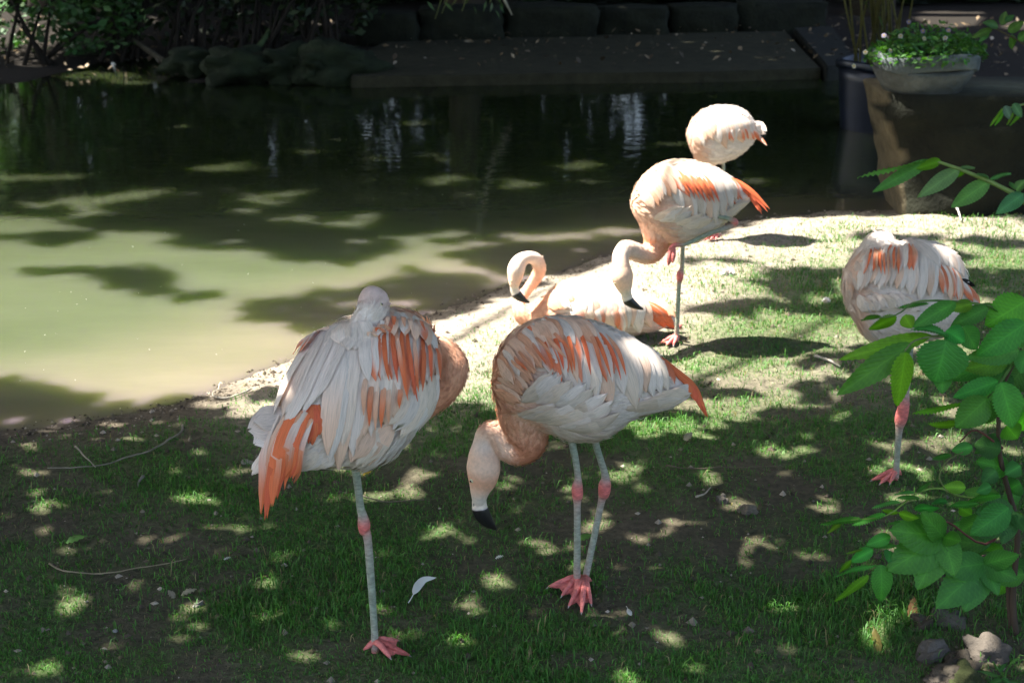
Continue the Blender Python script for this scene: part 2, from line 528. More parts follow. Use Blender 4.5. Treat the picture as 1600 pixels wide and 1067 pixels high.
def rand_dirs(n, up=0.6):
    a = rng.uniform(0, 2 * np.pi, n); tilt = rng.normal(0, 0.45, n)
    T = np.stack([np.cos(a) * np.cos(tilt), np.sin(a) * np.cos(tilt), np.sin(tilt)], 1)
    N = rng.normal(0, 1 - up, (n, 3)); N[:, 2] += 1
    N -= T * (N * T).sum(1, keepdims=True)
    N /= np.linalg.norm(N, axis=1, keepdims=True)
    return T, N

def leaf_cols(n, base=(0.045, 0.085, 0.022), var=0.35):
    k = rng.uniform(1 - var, 1 + var, (n, 1))
    h = rng.uniform(-0.2, 0.25, (n, 1))
    c = np.array(base) * k
    c[:, :1] *= 1 + h
    return np.repeat(c, 4, axis=0)

trees = [(-4.7, 1.7), (-9.3, 9.0), (-5.6, 17.6), (-0.6, 18.0), (4.3, 17.4), (4.9, 3.2), (6.5, 10.5), (-3.2, -2.8), (-12.2, 15.0)]
tree_labels = ["tall broadleaf tree on the bank shading the preening birds", "broadleaf tree leaning over the pond from its side bank", "broadleaf tree behind the laurel bush across the pond",
               "broadleaf tree standing behind the mossy block wall", "broadleaf tree behind the potted reeds on the far bank", "broadleaf tree beside the green sapling on the lawn",
               "broadleaf tree behind the stone planter", "broadleaf tree at the path side of the lawn", "broadleaf tree at the far corner of the pond"]
gxs, gys, hs = [], [], []
cell = 0.15
for layer in range(10):
    ax_ = np.arange(-9.5, 7.5, cell); ay_ = np.arange(0.6, 19, cell)
    A, B = np.meshgrid(ax_, ay_)
    x = A.ravel() + rng.uniform(0, cell, A.size); y = B.ravel() + rng.uniform(0, cell, A.size)
    keep = ~lit_map(x, y)
    # open sky over the lawn behind the lit strip stays open
    u, v = to_px(x, y)
    if layer >= 5: keep &= (y > 5.2)
    if layer >= 7: keep &= (y > 7.0)
    keep &= ~((x > 3.4) & (y < 5.8) & (rng.random(x.size) < 0.45))
    x, y = x[keep], y[keep]
    gxs.append(x); gys.append(y); low = smooth01(y, 6.5, 4.5)
    hs.append((4.3 + layer * 0.55 + rng.uniform(-0.35, 0.35, x.size) + 0.05 * y) * (1 - low) + (2.7 + layer * .3 + rng.uniform(-.15, .15, x.size)) * low)
g1, g2, hh = np.concatenate(gxs), np.concatenate(gys), np.concatenate(hs)
cxp, cyp = g1 + SX * hh, g2 + SY * hh
TR = np.array(trees)
own = np.argmin((cxp[:, None] - TR[:, 0]) ** 2 + (cyp[:, None] - TR[:, 1]) ** 2, axis=1)
for k, (tx, ty) in enumerate(trees):
    z0 = gz(tx, ty) - 0.1
    t = empty("tree", (tx, ty, z0))
    tag(t, tree_labels[k], "tree", "trees around the pond")
    s = own == k
    P = np.stack([cxp[s], cyp[s], hh[s]], 1)
    n = len(P)
    # trunk and limbs
    mb = MB()
    tall = 5.2
    tube(mb, [(tx, ty, z0), (tx + .04, ty, z0 + .5), (tx - .05, ty + .05, z0 + 2.2), (tx + .1, ty, z0 + tall)], [0.30, 0.22, 0.18, 0.10], (0.06, 0.048, 0.035), 10)
    mb.build("trunk", M_bark, t)
    if n:
        mb = MB()
        for q in range(9):
            p = P[rng.integers(n)]
            st = Vector((tx, ty, z0 + 2.0 + rng.uniform(0, 2.6)))
            e = Vector(p)
            if lit_map(np.array([e.x - SX * e.z]), np.array([e.y - SY * e.z]))[0]: continue
            mid = (st + e) / 2 + Vector((0, 0, 0.5))
            tube(mb, [st, mid, e], [0.06, 0.035, 0.008], (0.06, 0.048, 0.035), 6)
        if mb.n: mb.build("limb", M_bark, t)
        L = rng.uniform(0.17, 0.27, n); W = L * rng.uniform(0.5, 0.72, n)
        T, N = rand_dirs(n, 0.7)
        v, f = leaf_quads(P, L, W, T, N)
        mesh_np("crown", v, f, M_canopy, t, leaf_cols(n))

# hedge behind the far bank
def leaf_blob(n, centre, rad, size, base, shell=0.5):
    d = rng.normal(0, 1, (n, 3)); d /= np.linalg.norm(d, axis=1, keepdims=True)
    r = rng.uniform(shell, 1, (n, 1)) ** 0.7
    P = np.array(centre) + d * r * np.array(rad) * (0.8 + 0.4 * vnoise(d[:, 0] * 3 + 5, d[:, 2] * 3 + d[:, 1] * 2 + 9, 5)[:, None])
    T, N = rand_dirs(n, 0.3)
    L = rng.uniform(0.7, 1.3, n) * size
    v, f = leaf_quads(P, L, L * rng.uniform(0.4, 0.6, n), T, N)
    return v, f, leaf_cols(n, base)

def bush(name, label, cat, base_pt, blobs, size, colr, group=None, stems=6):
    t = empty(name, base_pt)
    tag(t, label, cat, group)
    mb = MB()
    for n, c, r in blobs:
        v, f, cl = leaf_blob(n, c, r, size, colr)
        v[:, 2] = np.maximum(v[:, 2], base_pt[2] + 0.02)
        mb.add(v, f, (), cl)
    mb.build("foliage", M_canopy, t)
    mb = MB()
    for q in range(stems):
        c = blobs[q % len(blobs)][1]; rr = blobs[q % len(blobs)][2]
        e = Vector(c) + Vector((random.uniform(-.6, .6) * rr[0], random.uniform(-.6, .6) * rr[1], random.uniform(0, .6) * rr[2]))
        s = Vector(base_pt) + Vector((random.uniform(-.3, .3) * rr[0], random.uniform(-.2, .2), -0.03))
        tube(mb, [s, (s + e) / 2 + Vector((random.uniform(-.1, .1), 0, .1)), e], [0.022, 0.014, 0.006], (0.02, 0.016, 0.012), 6)
    mb.build("stem", M_bark, t)
    return t

hl = ["dark evergreen bush behind the laurel at the bank corner", "dark evergreen bush behind the leaning dead stems", "dark evergreen bush behind the low block wall",
      "dark evergreen bush behind the paved slab", "dark evergreen bush behind the reeds in the pot", "dark evergreen bush behind the planter rock"]
for k, x in enumerate([-10.2, -6.2, -2.2, 1.8, 5.8, 9.8]):
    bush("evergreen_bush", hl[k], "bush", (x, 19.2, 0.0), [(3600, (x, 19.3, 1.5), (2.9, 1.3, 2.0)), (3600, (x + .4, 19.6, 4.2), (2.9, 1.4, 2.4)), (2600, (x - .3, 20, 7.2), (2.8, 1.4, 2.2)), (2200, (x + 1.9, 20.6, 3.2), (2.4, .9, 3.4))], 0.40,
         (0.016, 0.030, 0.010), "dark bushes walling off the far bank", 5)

# ------------------------------------------------------------------ far bank
def rock_mesh(mb, c, size, seed, col, rot=0.0, rough=0.16, sub=4, boxy=0.55):
    """an irregular block: a rounded box pushed about by noise"""
    bm = bmesh.new()
    bmesh.ops.create_cube(bm, size=2)
    bmesh.ops.subdivide_edges(bm, edges=bm.edges[:], cuts=sub, use_grid_fill=True)
    co = np.array([v.co[:] for v in bm.verts])
    sph = co / np.linalg.norm(co, axis=1, keepdims=True)
    p = co * boxy + sph * (1 - boxy) * 1.2
    n = vnoise(p[:, 0] * 1.5 + seed, p[:, 1] * 1.5 + p[:, 2] * 2.1, seed) + 0.5 * vnoise(p[:, 0] * 3.3 + seed, p[:, 1] * 3 - p[:, 2] * 3.7, seed + 3)
    n = n + .22 * vnoise(p[:, 0] * 8 + seed, p[:, 1] * 8 + p[:, 2] * 7, seed + 5) - .11
    p = p * (1 + (n[:, None] - 0.75) * rough * 2)
    p = p * np.array(size) / 2
    cr, sr = math.cos(rot), math.sin(rot)
    q = np.stack([p[:, 0] * cr - p[:, 1] * sr, p[:, 0] * sr + p[:, 1] * cr, p[:, 2]], 1) + np.array(c)
    bm.verts.index_update()
    quads = [[v.index for v in f.verts] for f in bm.faces]
    bm.free()
    cc = np.array(col) * (0.7 + 0.6 * vnoise(q[:, 0] * 9, q[:, 1] * 7 + q[:, 2] * 9, seed + 7)[:, None])
    mb.add(q, quads, (), cc)

# paved slab sloping to the water, and its kerb
def slab(name, px, z, thick, col):
    top = [G(x, y, z) for x, y in px]
    n = len(top)
    mb = MB()
    v = [tuple(p) for p in top] + [(p.x, p.y, p.z - thick) for p in top]
    bm = bmesh.new()
    vs_ = [bm.verts.new(p) for p in v]
    bm.faces.new(vs_[:n]); bm.faces.new(vs_[n:][::-1])
    for i in range(n): bm.faces.new([vs_[i], vs_[n + i], vs_[n + (i + 1) % n], vs_[(i + 1) % n]])
    bmesh.ops.recalc_face_normals(bm, faces=bm.faces[:])
    bmesh.ops.bevel(bm, geom=bm.edges[:], offset=0.012, segments=2, affect='EDGES')
    me = bpy.data.meshes.new(name); bm.to_mesh(me); bm.free()
    a = me.color_attributes.new("Col", 'FLOAT_COLOR', 'POINT')
    a.data.foreach_set("color", np.tile(np.array([*col, 1], np.float32), len(me.vertices)))
    me.materials.append(M_stone)
    o = bpy.data.objects.new(name, me); COL.objects.link(o)
    return o

tag(slab("pavement", [(548, 121), (700, 118), (900, 115), (1100, 113), (1284, 107), (1228, 49), (1050, 52), (800, 58), (600, 66), (556, 86)], 0.03, 0.16, (0.036, 0.034, 0.018)), kind='structure')
tag(slab("kerb", [(1292, 104), (1345, 100), (1300, 40), (1240, 44)], 0.07, 0.2, (0.019, 0.020, 0.016)), kind='structure')

wall = empty("block_wall", tuple(G(830, 62)))
tag(wall, "low wall of mossy rough stone blocks behind the paved slab", "wall")
x = 555.0
k = 0
while x < 1190:
    w_ = random.uniform(95, 150)
    yb = 70 - (x - 555) * 0.03
    p0, p1 = G(x + 3, yb), G(x + w_ - 3, yb)
    mb = MB()
    rock_mesh(mb, ((p0.x + p1.x) / 2, p0.y + 0.25, 0.12), (p1.x - p0.x + .04, 0.5, random.uniform(0.32, 0.42)), 40 + k, (0.013, 0.015, 0.008), random.uniform(-.06, .06), 0.10, 5, 0.75)
    mb.build("stone", M_stone, wall)
    x += w_; k += 1

rock_labels = ["mossy rock at the water beside the slab corner", "rounded mossy rock under the leaning stems", "squat mossy rock by the leaf litter", "broad mossy rock between two smaller ones",
               "upright mossy rock at the waterline", "half sunken mossy rock in the far shallows"]
for k, (px, py, w_, h_) in enumerate([(520, 122, 100, 44), (450, 120, 78, 38), (300, 112, 60, 28), (362, 122, 76, 36), (395, 118, 34, 30), (486, 122, 40, 26)]):
    p = G(px, py)
    mb = MB()
    s = 13.2 / FPX
    rock_mesh(mb, (p.x, p.y + 0.2, 0.06), (w_ * s * 1.1, 0.5, h_ * s * 1.35), 60 + k, (0.015, 0.022, 0.009), random.uniform(-.5, .5), 0.34, 7, 0.22)
    o = mb.build("rock", M_stone)
    tag(o, rock_labels[k], "rock", "mossy rocks along the far waterline")

p = G(437, 129, ZW)
mb = MB(); rock_mesh(mb, (p.x, p.y, ZW + .02), (0.17, 0.12, 0.10), 90, (0.28, 0.27, 0.22), .3, .1, 3, .3)
tag(mb.build("cobble", M_stone), "small pale cobble lying at the far waterline", "stone")

# laurel bush in a patch of sun, far left
lp = G(40, 95)
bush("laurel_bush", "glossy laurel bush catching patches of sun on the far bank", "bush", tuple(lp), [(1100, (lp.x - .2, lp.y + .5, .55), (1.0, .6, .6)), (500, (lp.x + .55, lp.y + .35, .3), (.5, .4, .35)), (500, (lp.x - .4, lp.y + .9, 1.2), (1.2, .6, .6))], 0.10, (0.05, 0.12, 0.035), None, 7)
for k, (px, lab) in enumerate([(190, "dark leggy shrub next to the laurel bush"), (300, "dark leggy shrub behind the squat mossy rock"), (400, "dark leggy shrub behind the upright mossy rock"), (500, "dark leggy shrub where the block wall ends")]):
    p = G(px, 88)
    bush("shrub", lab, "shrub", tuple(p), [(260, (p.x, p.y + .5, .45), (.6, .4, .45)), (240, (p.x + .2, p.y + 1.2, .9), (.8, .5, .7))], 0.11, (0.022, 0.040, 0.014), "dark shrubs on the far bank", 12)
# leaning dead stems
for k, (a, b_, lab) in enumerate([((170, 28), (262, 70), "dead stem leaning down behind the laurel bush"), ((440, 20), (372, 82), "green mossy stem leaning over the far rocks")]):
    p0 = V(a[0], a[1], 14.2); p1 = G(b_[0], b_[1] + 30); p1.z = 0.0
    mb = MB(); d = (p0 - p1)
    tube(mb, [p1, p1 + d * .5 + Vector((0, 0, -.03)), p0, p0 + d * .8], [0.03, 0.025, 0.02, 0.012], (0.07, 0.06, 0.04) if k == 0 else (0.06, 0.09, 0.035), 7)
    tag(mb.build("stem", M_bark), lab, "stem")

# branch tips hanging into view from the tree over the wall
p0 = V(800, 24, 13.0)
mb = MB()
tube(mb, [p0, V(790, 4, 13.0), V(770, -40, 13.1), V(742, -160, 13.4), (-0.3, 16.2, 3.2), (-0.6, 17.9, 4.6)], [.006, .012, .014, .018, .03, .05], (0.36, 0.33, 0.24), 6)
for q, (a, b_) in enumerate([((762, -50), (722, 18)), ((755, -90), (690, 22)), ((772, -40), (705, 10)), ((748, -130), (680, 30)), ((785, -5), (765, 6))]):
    tube(mb, [V(*a, 13.2), V((a[0] + b_[0]) / 2 - 6, (a[1] + b_[1]) / 2 - 8, 13.1), V(*b_, 13.0)], [.01, .008, .003], (0.16, 0.19, 0.06), 5)
hb = mb.build("hanging_branch", M_bark)
tag(hb, "pale branch tip hanging over the block wall", "branch")
lv = []
for q in range(46):
    px_, py_ = random.uniform(660, 790), random.uniform(-60, 24)
    lv.append(tuple(V(px_, py_, random.uniform(12.8, 13.3))))
P = np.array(lv); T, N = rand_dirs(len(P), .3); T[:, 2] -= 1.2; T /= np.linalg.norm(T, axis=1, keepdims=True)
v, f = leaf_quads(P, np.full(len(P), .11), np.full(len(P), .028), T, N)
o = mesh_np("leaf_spray", v, f, M_canopy, None, leaf_cols(len(P), (0.07, 0.12, 0.03)))
o.parent = hb
o['kind'] = 'stuff'

# ------------------------------------------------------------------ planter on its rock, pot with reeds
mb = MB()
a0, a1 = G(1424, 336), G(1690, 336)
# big leaning rock: bottom ring narrower at the left, top ring flush with the planter
yr = a0.y
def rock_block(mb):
    nu, nv = 26, 22
    vs_, cs_ = [], []
    for i in range(nv):
        t = i / (nv - 1)
        z = -0.08 + 0.69 * t
        xl = V(1425, 335, yr).x * (1 - t) + V(1386, 150, yr).x * t
        xr = xl + 1.45 - .1 * t
        yf, yb = yr + 0.02 * t, yr + 0.75
        for j in range(nu):
            w = 2 * math.pi * j / nu
            cxx, syy = math.cos(w), math.sin(w)
            e = 0.38
            X = (xl + xr) / 2 + (xr - xl) / 2 * math.copysign(abs(cxx) ** e, cxx)
            Y_ = (yf + yb) / 2 + (yb - yf) / 2 * math.copysign(abs(syy) ** e, syy)
            n = float(fbm(np.array([X * 3.1 + Y_ * 1.3]), np.array([z * 4 + Y_ * 2]), 131, 4)[0]) - .5
            n2 = float(fbm(np.array([X * 9 + Y_ * 5]), np.array([z * 10]), 137, 3)[0]) - .5
            vs_.append((X + n * .10 * cxx + n2 * .03, Y_ + n * .16 * syy + n2 * .03, z + (n * .05 if 0 < i < nv - 1 else 0)))
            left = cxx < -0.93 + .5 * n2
            base = np.array([0.12, 0.098, 0.058]) if left else np.array([0.010, 0.011, 0.006])  # dark front has its shade painted into the colour, left facet stays tan
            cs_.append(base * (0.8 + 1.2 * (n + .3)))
    k = len(vs_)
    vs_.append(tuple(np.mean(np.array(vs_[-nu:]), 0))); cs_.append(np.array([0.07, 0.075, 0.05]))
    tr = [(k, (nv - 1) * nu + j, (nv - 1) * nu + (j + 1) % nu) for j in range(nu)]
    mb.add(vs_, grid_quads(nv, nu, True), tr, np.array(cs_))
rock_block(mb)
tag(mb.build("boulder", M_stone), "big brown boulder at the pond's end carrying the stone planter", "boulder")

pc = V(1440, 148, yr + 0.24)
zt = 0.59
pl = empty("stone_planter", (pc.x, pc.y, zt))
tag(pl, "weathered grey stone planter bowl full of pansies", "planter")
def superloft(mb, prof, cx_, cy_, z0, rx, ry, e, col, n=40, seed=3):
    vs_, cs_ = [], []
    for s, z in prof:
        for j in range(n):
            w = 2 * math.pi * j / n
            cxx, syy = math.cos(w), math.sin(w)
            nn = 0.012 * math.sin(3 * w + seed) * s
            vs_.append((cx_ + rx * s * math.copysign(abs(cxx) ** e, cxx), cy_ + ry * s * math.copysign(abs(syy) ** e, syy), z0 + z + nn))
            cs_.append(np.array(col) * (0.8 + .45 * float(vnoise(np.array([w * 3]), np.array([z * 30]), seed)[0])))
    k = len(vs_); m_ = len(prof)
    vs_ += [(cx_, cy_, z0 + prof[0][1]), (cx_, cy_, z0 + prof[-1][1])]; cs_ += [cs_[0], cs_[-1]]
    tr = [(k, (j + 1) % n, j) for j in range(n)] + [(k + 1, (m_ - 1) * n + j, (m_ - 1) * n + (j + 1) % n) for j in range(n)]
    mb.add(vs_, grid_quads(m_, n, True), tr, np.array(cs_))
mb = MB()
superloft(mb, [(.52, 0), (.64, .004), (.72, .02), (.84, .07), (.93, .115), (.975, .14)], pc.x, pc.y, zt, .265, .2, .62, (0.085, 0.092, 0.088))
mb.build("bowl", M_stone, pl)
mb = MB()
superloft(mb, [(.955, .136), (.985, .142), (1.0, .15), (1.01, .19), (1.0, .212), (.97, .218), (.9, .215), (.88, .19)], pc.x, pc.y, zt, .265, .2, .62, (0.10, 0.118, 0.12), seed=5)
mb.build("rim", M_stone, pl)
mb = MB()
superloft(mb, [(.9, .17), (.85, .185), (.5, .195)], pc.x, pc.y, zt, .265, .2, .62, (0.03, 0.024, 0.018))
mb.build("soil", M_ground, pl)

pan = empty("pansies", (pc.x, pc.y, zt + .19))
tag(pan, "low green pansies with small white and violet flowers in the planter", "flowers")
n = 1500
r = np.sqrt(rng.random(n)); w = rng.uniform(0, 2 * np.pi, n)
P = np.stack([pc.x + .31 * r * np.cos(w), pc.y + .235 * r * np.sin(w), zt + .19 + (1 - r ** 2.2) * rng.uniform(0.0, .15, n) + rng.uniform(-.02, .045, n)], 1)
P[:, 2] += (P[:, 0] - pc.x) * 0.05
T, N = rand_dirs(n, .4)
L = rng.uniform(.025, .05, n)
v, f = leaf_quads(P, L, L * .5, T, N)
mesh_np("foliage", v, f, M_leaf, pan, leaf_cols(n, (0.055, 0.15, 0.035)))
for q, (px_, py_, cc) in enumerate([(1381, 56, (.55, .5, .75)), (1407, 57, (.75, .75, .75)), (1352, 82, (.8, .78, .7)), (1391, 80, (.6, .6, .8)), (1442, 49, (.35, .3, .6)), (1444, 61, (.8, .8, .6)), (1477, 60, (.7, .7, .8)),
                                    (1420, 35, (.3, .28, .5)), (1334, 104, (.8, .78, .7)), (1482, 48, (.4, .35, .6)), (1460, 76, (.6, .6, .55))]):
    mb = MB()
    ctr = V(px_, py_, pc.y - .12 + random.uniform(-.04, .06))
    out = Vector((random.uniform(-.4, .4), -1, random.uniform(.2, .8))).normalized()
    e1 = out.cross(Vector((0, 0, 1))).normalized(); e2 = e1.cross(out)
    for k in range(5):
        w = 2 * math.pi * k / 5 + .3
        d = e1 * math.cos(w) + e2 * math.sin(w); s_ = out.cross(d)
        R_ = .012
        mb.add([ctr, ctr + d * R_ * .7 + s_ * R_ * .6 + out * .003, ctr + d * R_ * 1.15 + out * .001, ctr + d * R_ * .7 - s_ * R_ * .6 + out * .003], [(0, 1, 2, 3)], (), np.array(cc) * .55)
    mb.add([ctr + out * .005 + e1 * .005, ctr + out * .005 + e2 * .005, ctr + out * .005 - e1 * .005, ctr + out * .005 - e2 * .005], [(0, 1, 2, 3)], (), (.5, .3, .02))
    mb.build("flower", M_leaf, pan)

pp = G(1372, 208, ZW)
pp = Vector((pp.x + .03, pp.y + .2, ZW))
pot = empty("plant_pot", (pp.x, pp.y, ZW - .1))
tag(pot, "big dark blue plastic pot standing in the water behind the boulder", "pot")
mb = MB()
superloft(mb, [(.80, -.1), (.82, 0), (.86, .1), (.93, .34), (.96, .43)], pp.x, pp.y, ZW, .30, .30, 1.0, (0.005, 0.008, 0.017), 36)
mb.build("wall", M_bill, pot)
mb = MB()
superloft(mb, [(.95, .425), (1.0, .428), (1.03, .44), (1.03, .475), (.99, .485), (.93, .48), (.9, .45)], pp.x, pp.y, ZW, .30, .30, 1.0, (0.007, 0.011, 0.019), 36)
mb.build("rim", M_bill, pot)
mb = MB()
superloft(mb, [(.93, .40), (.7, .43), (.3, .44)], pp.x, pp.y, ZW, .30, .30, 1.0, (0.04, 0.032, 0.022), 24)
mb.build("soil", M_ground, pot)
reed = empty("potted_reeds", (pp.x, pp.y, ZW + .43))
tag(reed, "tall thin reed stems growing from the dark blue pot", "reeds")
for q in range(26):
    mb = MB()
    w = random.uniform(0, 6.28); rr = random.uniform(0, .2)
    s = Vector((pp.x + rr * math.cos(w), pp.y + rr * math.sin(w), ZW + .40))
    lean = Vector((random.uniform(-.45, .25), random.uniform(-.2, .3), random.uniform(1.3, 2.1)))
    e = s + lean
    tube(mb, [s, s + lean * .5 + Vector((random.uniform(-.04, .04), 0, .02)), e], [.008, .006, .003], np.array((0.16, 0.15, 0.055)) * random.uniform(.5, 1.2), 5)
    for k in range(7):
        tt = random.uniform(.25, 1)
        b_ = s.lerp(e, tt); d = Vector((random.uniform(-1, 1), random.uniform(-1, 1), random.uniform(-.6, .4))).normalized()
        sd_ = d.cross(Vector((0, 0, 1))).normalized() * .008
        L = random.uniform(.1, .22)
        mb.add([b_, b_ + d * L * .5 + sd_, b_ + d * L - Vector((0, 0, .03)), b_ + d * L * .5 - sd_], [(0, 1, 2, 3)], (), (0.06, 0.10, 0.025))
    mb.build("reed_stem", M_leaf, reed)

# ------------------------------------------------------------------ flamingos
WHITE = (0.82, 0.735, 0.670); CREAM = (0.79, 0.675, 0.565); PEACH = (0.83, 0.575, 0.43); SALMON = (0.77, 0.42, 0.27); DEEP = (0.71, 0.335, 0.20)
ORANGE = (0.80, 0.20, 0.080); RED = (0.76, 0.155, 0.075); PALE = (0.78, 0.62, 0.52); BLACK = (0.012, 0.011, 0.012); PINK = (0.64, 0.19, 0.17); LEG = (0.30, 0.325, 0.255); LEGP = (0.40, 0.32, 0.27)
CN = dict(w=WHITE, c=CREAM, p=PEACH, s=SALMON, d=DEEP, o=ORANGE, r=RED, l=PALE, k=BLACK, g=LEG, h=LEGP, j=PINK, b=(0.70, 0.60, 0.50), n=(0.66, 0.50, 0.46))

class Bird:
    def __init__(s, label, foot_px, crop=(1, 0, 0), voxel=0.005, detail=1.0):
        s.k, s.ox, s.oy = crop
        s.Y = G(*foot_px).y
        fp = G(*foot_px)
        s.root = empty("flamingo", (fp.x, fp.y, gz(fp.x, fp.y)))
        tag(s.root, label, "flamingo", "flamingos on the pond bank")
        s.shell_v, s.shell_f, s.src, s.n = [], [], [], 0
        s.vox, s.detail = voxel, detail
    def px(s, x, y): return s.ox + x * s.k, s.oy + y * s.k
    def at(s, x, y, dy=0.0): return V(*s.px(x, y), s.Y + dy)
    def _loft(s, C, A, B, cols, fs, flip=False):
        """C centres, A and B half axes, all (m,3)"""
        m_, n = len(C), 30
        w = np.linspace(0, 2 * np.pi, n, endpoint=False)
        v = C[:, None, :] + A[:, None, :] * np.cos(w)[None, :, None] + B[:, None, :] * np.sin(w)[None, :, None]
        q = grid_quads(m_, n, True)
        k = m_ * n
        vv = np.vstack([v.reshape(-1, 3), C[:1], C[-1:]])
        tr = [(k, (j + 1) % n, j) for j in range(n)] + [(k + 1, (m_ - 1) * n + j, (m_ - 1) * n + (j + 1) % n) for j in range(n)]
        s.shell_v.append(vv)
        s.shell_f += [[int(a) + s.n for a in f] for f in q] + [[a + s.n for a in f] for f in tr]
        T = np.gradient(C, axis=0); T /= np.linalg.norm(T, axis=1, keepdims=True) + 1e-9
        for i in range(m_):
            for j in range(n): s.src.append((v[i, j], cols[i], -T[i], fs[i]))
        s.n += len(vv)
    def body(s, ribs, dys=None):
        """ribs: (top x, top y, bottom x, bottom y, half depth, colour[, dy])"""
        keys = []
        for r in ribs:
            dy = r[6] if len(r) > 6 else 0
            t, b = s.at(r[0], r[1], dy), s.at(r[2], r[3], dy)
            c, a = (t + b) / 2, (t - b) / 2
            keys.append([*c, *a, r[4], *CN[r[5]]])
        K = catmull(keys, 5)
        B = np.zeros((len(K), 3)); B[:, 1] = np.maximum(K[:, 6], .003)
        s._loft(K[:, :3], K[:, 3:6], B, np.clip(K[:, 7:10], 0.01, 1), np.where(np.arange(len(K)) < 8, .3, 1.0))
        s.bodyC = K
    def neck(s, pts, fs=(0.48, 0.22), steps=5, flat=1.0):
        """pts: (x, y, r, colour[, dy])"""
        keys = []
        for p in pts:
            dy = p[4] if len(p) > 4 else 0
            c = s.at(p[0], p[1], dy); r = (s.at(p[0] + p[2], p[1], dy) - c).length
            keys.append([*c, r, *CN[p[3]]])
        K = catmull(keys, steps)
        C = K[:, :3]
        T = np.gradient(C, axis=0); T /= np.linalg.norm(T, axis=1, keepdims=True) + 1e-9
        A = np.zeros_like(C); prev = None
        for i in range(len(C)):
            a = np.cross(T[i], np.array([0, 1.0, 0])) if prev is None else prev - T[i] * prev.dot(T[i])
            if np.linalg.norm(a) < 1e-4: a = np.array([1.0, 0, 0])
            a /= np.linalg.norm(a); prev = a; A[i] = a
        B = np.cross(T, A)
        r = np.maximum(K[:, 3:4], .0015)
        s._loft(C, A * r, B * r * flat, np.clip(K[:, 4:7], 0.01, 1), np.linspace(fs[0], fs[1], len(C)))
    def finish_body(s, legs, feet):
        me = bpy.data.meshes.new("shell")
        me.from_pydata(np.concatenate(s.shell_v).tolist(), [], s.shell_f)
        bm = bmesh.new(); bm.from_mesh(me); bmesh.ops.recalc_face_normals(bm, faces=bm.faces[:]); bm.to_mesh(me); bm.free()
        tmp = bpy.data.objects.new("shell", me); COL.objects.link(tmp)
        rm = tmp.modifiers.new("r", 'REMESH'); rm.mode = 'VOXEL'; rm.voxel_size = s.vox
        sm = tmp.modifiers.new("s", 'SMOOTH'); sm.factor = 0.5; sm.iterations = 5
        dg = bpy.context.evaluated_depsgraph_get(); dg.update()
        ev = tmp.evaluated_get(dg); em = ev.to_mesh()
        nv = len(em.vertices)
        co = np.empty(nv * 3, np.float32); em.vertices.foreach_get("co", co); co = co.reshape(-1, 3).astype(float)
        no = np.empty(nv * 3, np.float32); em.vertices.foreach_get("normal", no); no = no.reshape(-1, 3).astype(float)
        polys = [tuple(p.vertices) for p in em.polygons]
        ev.to_mesh_clear(); bpy.data.objects.remove(tmp); bpy.data.meshes.remove(me)
        kd = kdtree.KDTree(len(s.src))
        for i, q in enumerate(s.src): kd.insert(q[0], i)
        kd.balance()
        cols = np.zeros((nv, 3)); tan = np.zeros((nv, 3)); fsz = np.zeros(nv)
        for i in range(nv):
            wsum = 0
            for _, k, d in kd.find_n(co[i], 5):
                w = 1 / (d + .004); q = s.src[k]
                cols[i] += w * np.array(q[1]); tan[i] += w * q[2]; fsz[i] += w * q[3]; wsum += w
            cols[i] /= wsum; fsz[i] /= wsum
        tan -= no * (tan * no).sum(1, keepdims=True); tan /= np.linalg.norm(tan, axis=1, keepdims=True) + 1e-9
        s.co, s.no, s.cols, s.tan, s.fsz = co, no, cols, tan, fsz
        s.bvh = BVHTree.FromPolygons([tuple(c_) for c_ in co], polys)
        mb = MB()
        quads = np.array([p for p in polys if len(p) == 4]); tris = [p for p in polys if len(p) == 3]
        mb.add(co, quads, tris, cols)
        for l in legs:               # (x, y, r, colour[, dy]) chains grow out of the belly
            P = [s.at(p[0], p[1], p[4] if len(p) > 4 else 0) for p in l]
            rr = [(s.at(p[0] + p[2], p[1]) - s.at(p[0], p[1])).length for p in l]
            K = catmull([[*p, r, *CN[q[3]]] for p, r, q in zip(P, rr, l)], 5)
            tube(mb, [tuple(k[:3]) for k in K], list(np.maximum(K[:, 3], .002)), np.clip(K[:, 4:7], .01, 1), 12)
        for ft in feet: s.foot(mb, *ft)
        s.body_obj = mb.build("body", M_body, s.root)
        s.body_obj.data.materials.append(M_skin)
        # legs and feet carry the skin material
        nbody = len(polys)
        mi = np.zeros(len(s.body_obj.data.polygons), np.int32)
        vi = np.empty(len(s.body_obj.data.loops), np.int32); s.body_obj.data.loops.foreach_get("vertex_index", vi)
        ls = np.empty(len(mi), np.int32); s.body_obj.data.polygons.foreach_get("loop_start", ls)
        mi[vi[ls] >= nv] = 1
        s.body_obj.data.polygons.foreach_set("material_index", mi)
    def foot(s, mb, ankle, toes, hind=None):
        a = G(*s.px(*ankle)); a.z = gz(a.x, a.y) + .03
        tp = []
        for t in toes:
            p = G(*s.px(*t)); p.z = gz(p.x, p.y) + .012; tp.append(p)
        col = np.array(PINK) * 1.05
        for p in tp:
            m1 = a.lerp(p, .35); m1.z += .004
            m2 = a.lerp(p, .72); m2.z += .002
            tube(mb, [a, m1, m2, p], [.010, .0075, .006, .003], col, 8)
            d = (p - a).normalized()
            tube(mb, [p - d * .004, p + d * .007 + Vector((0, 0, -.002))], [.003, .0008], (.35, .3, .28), 6)
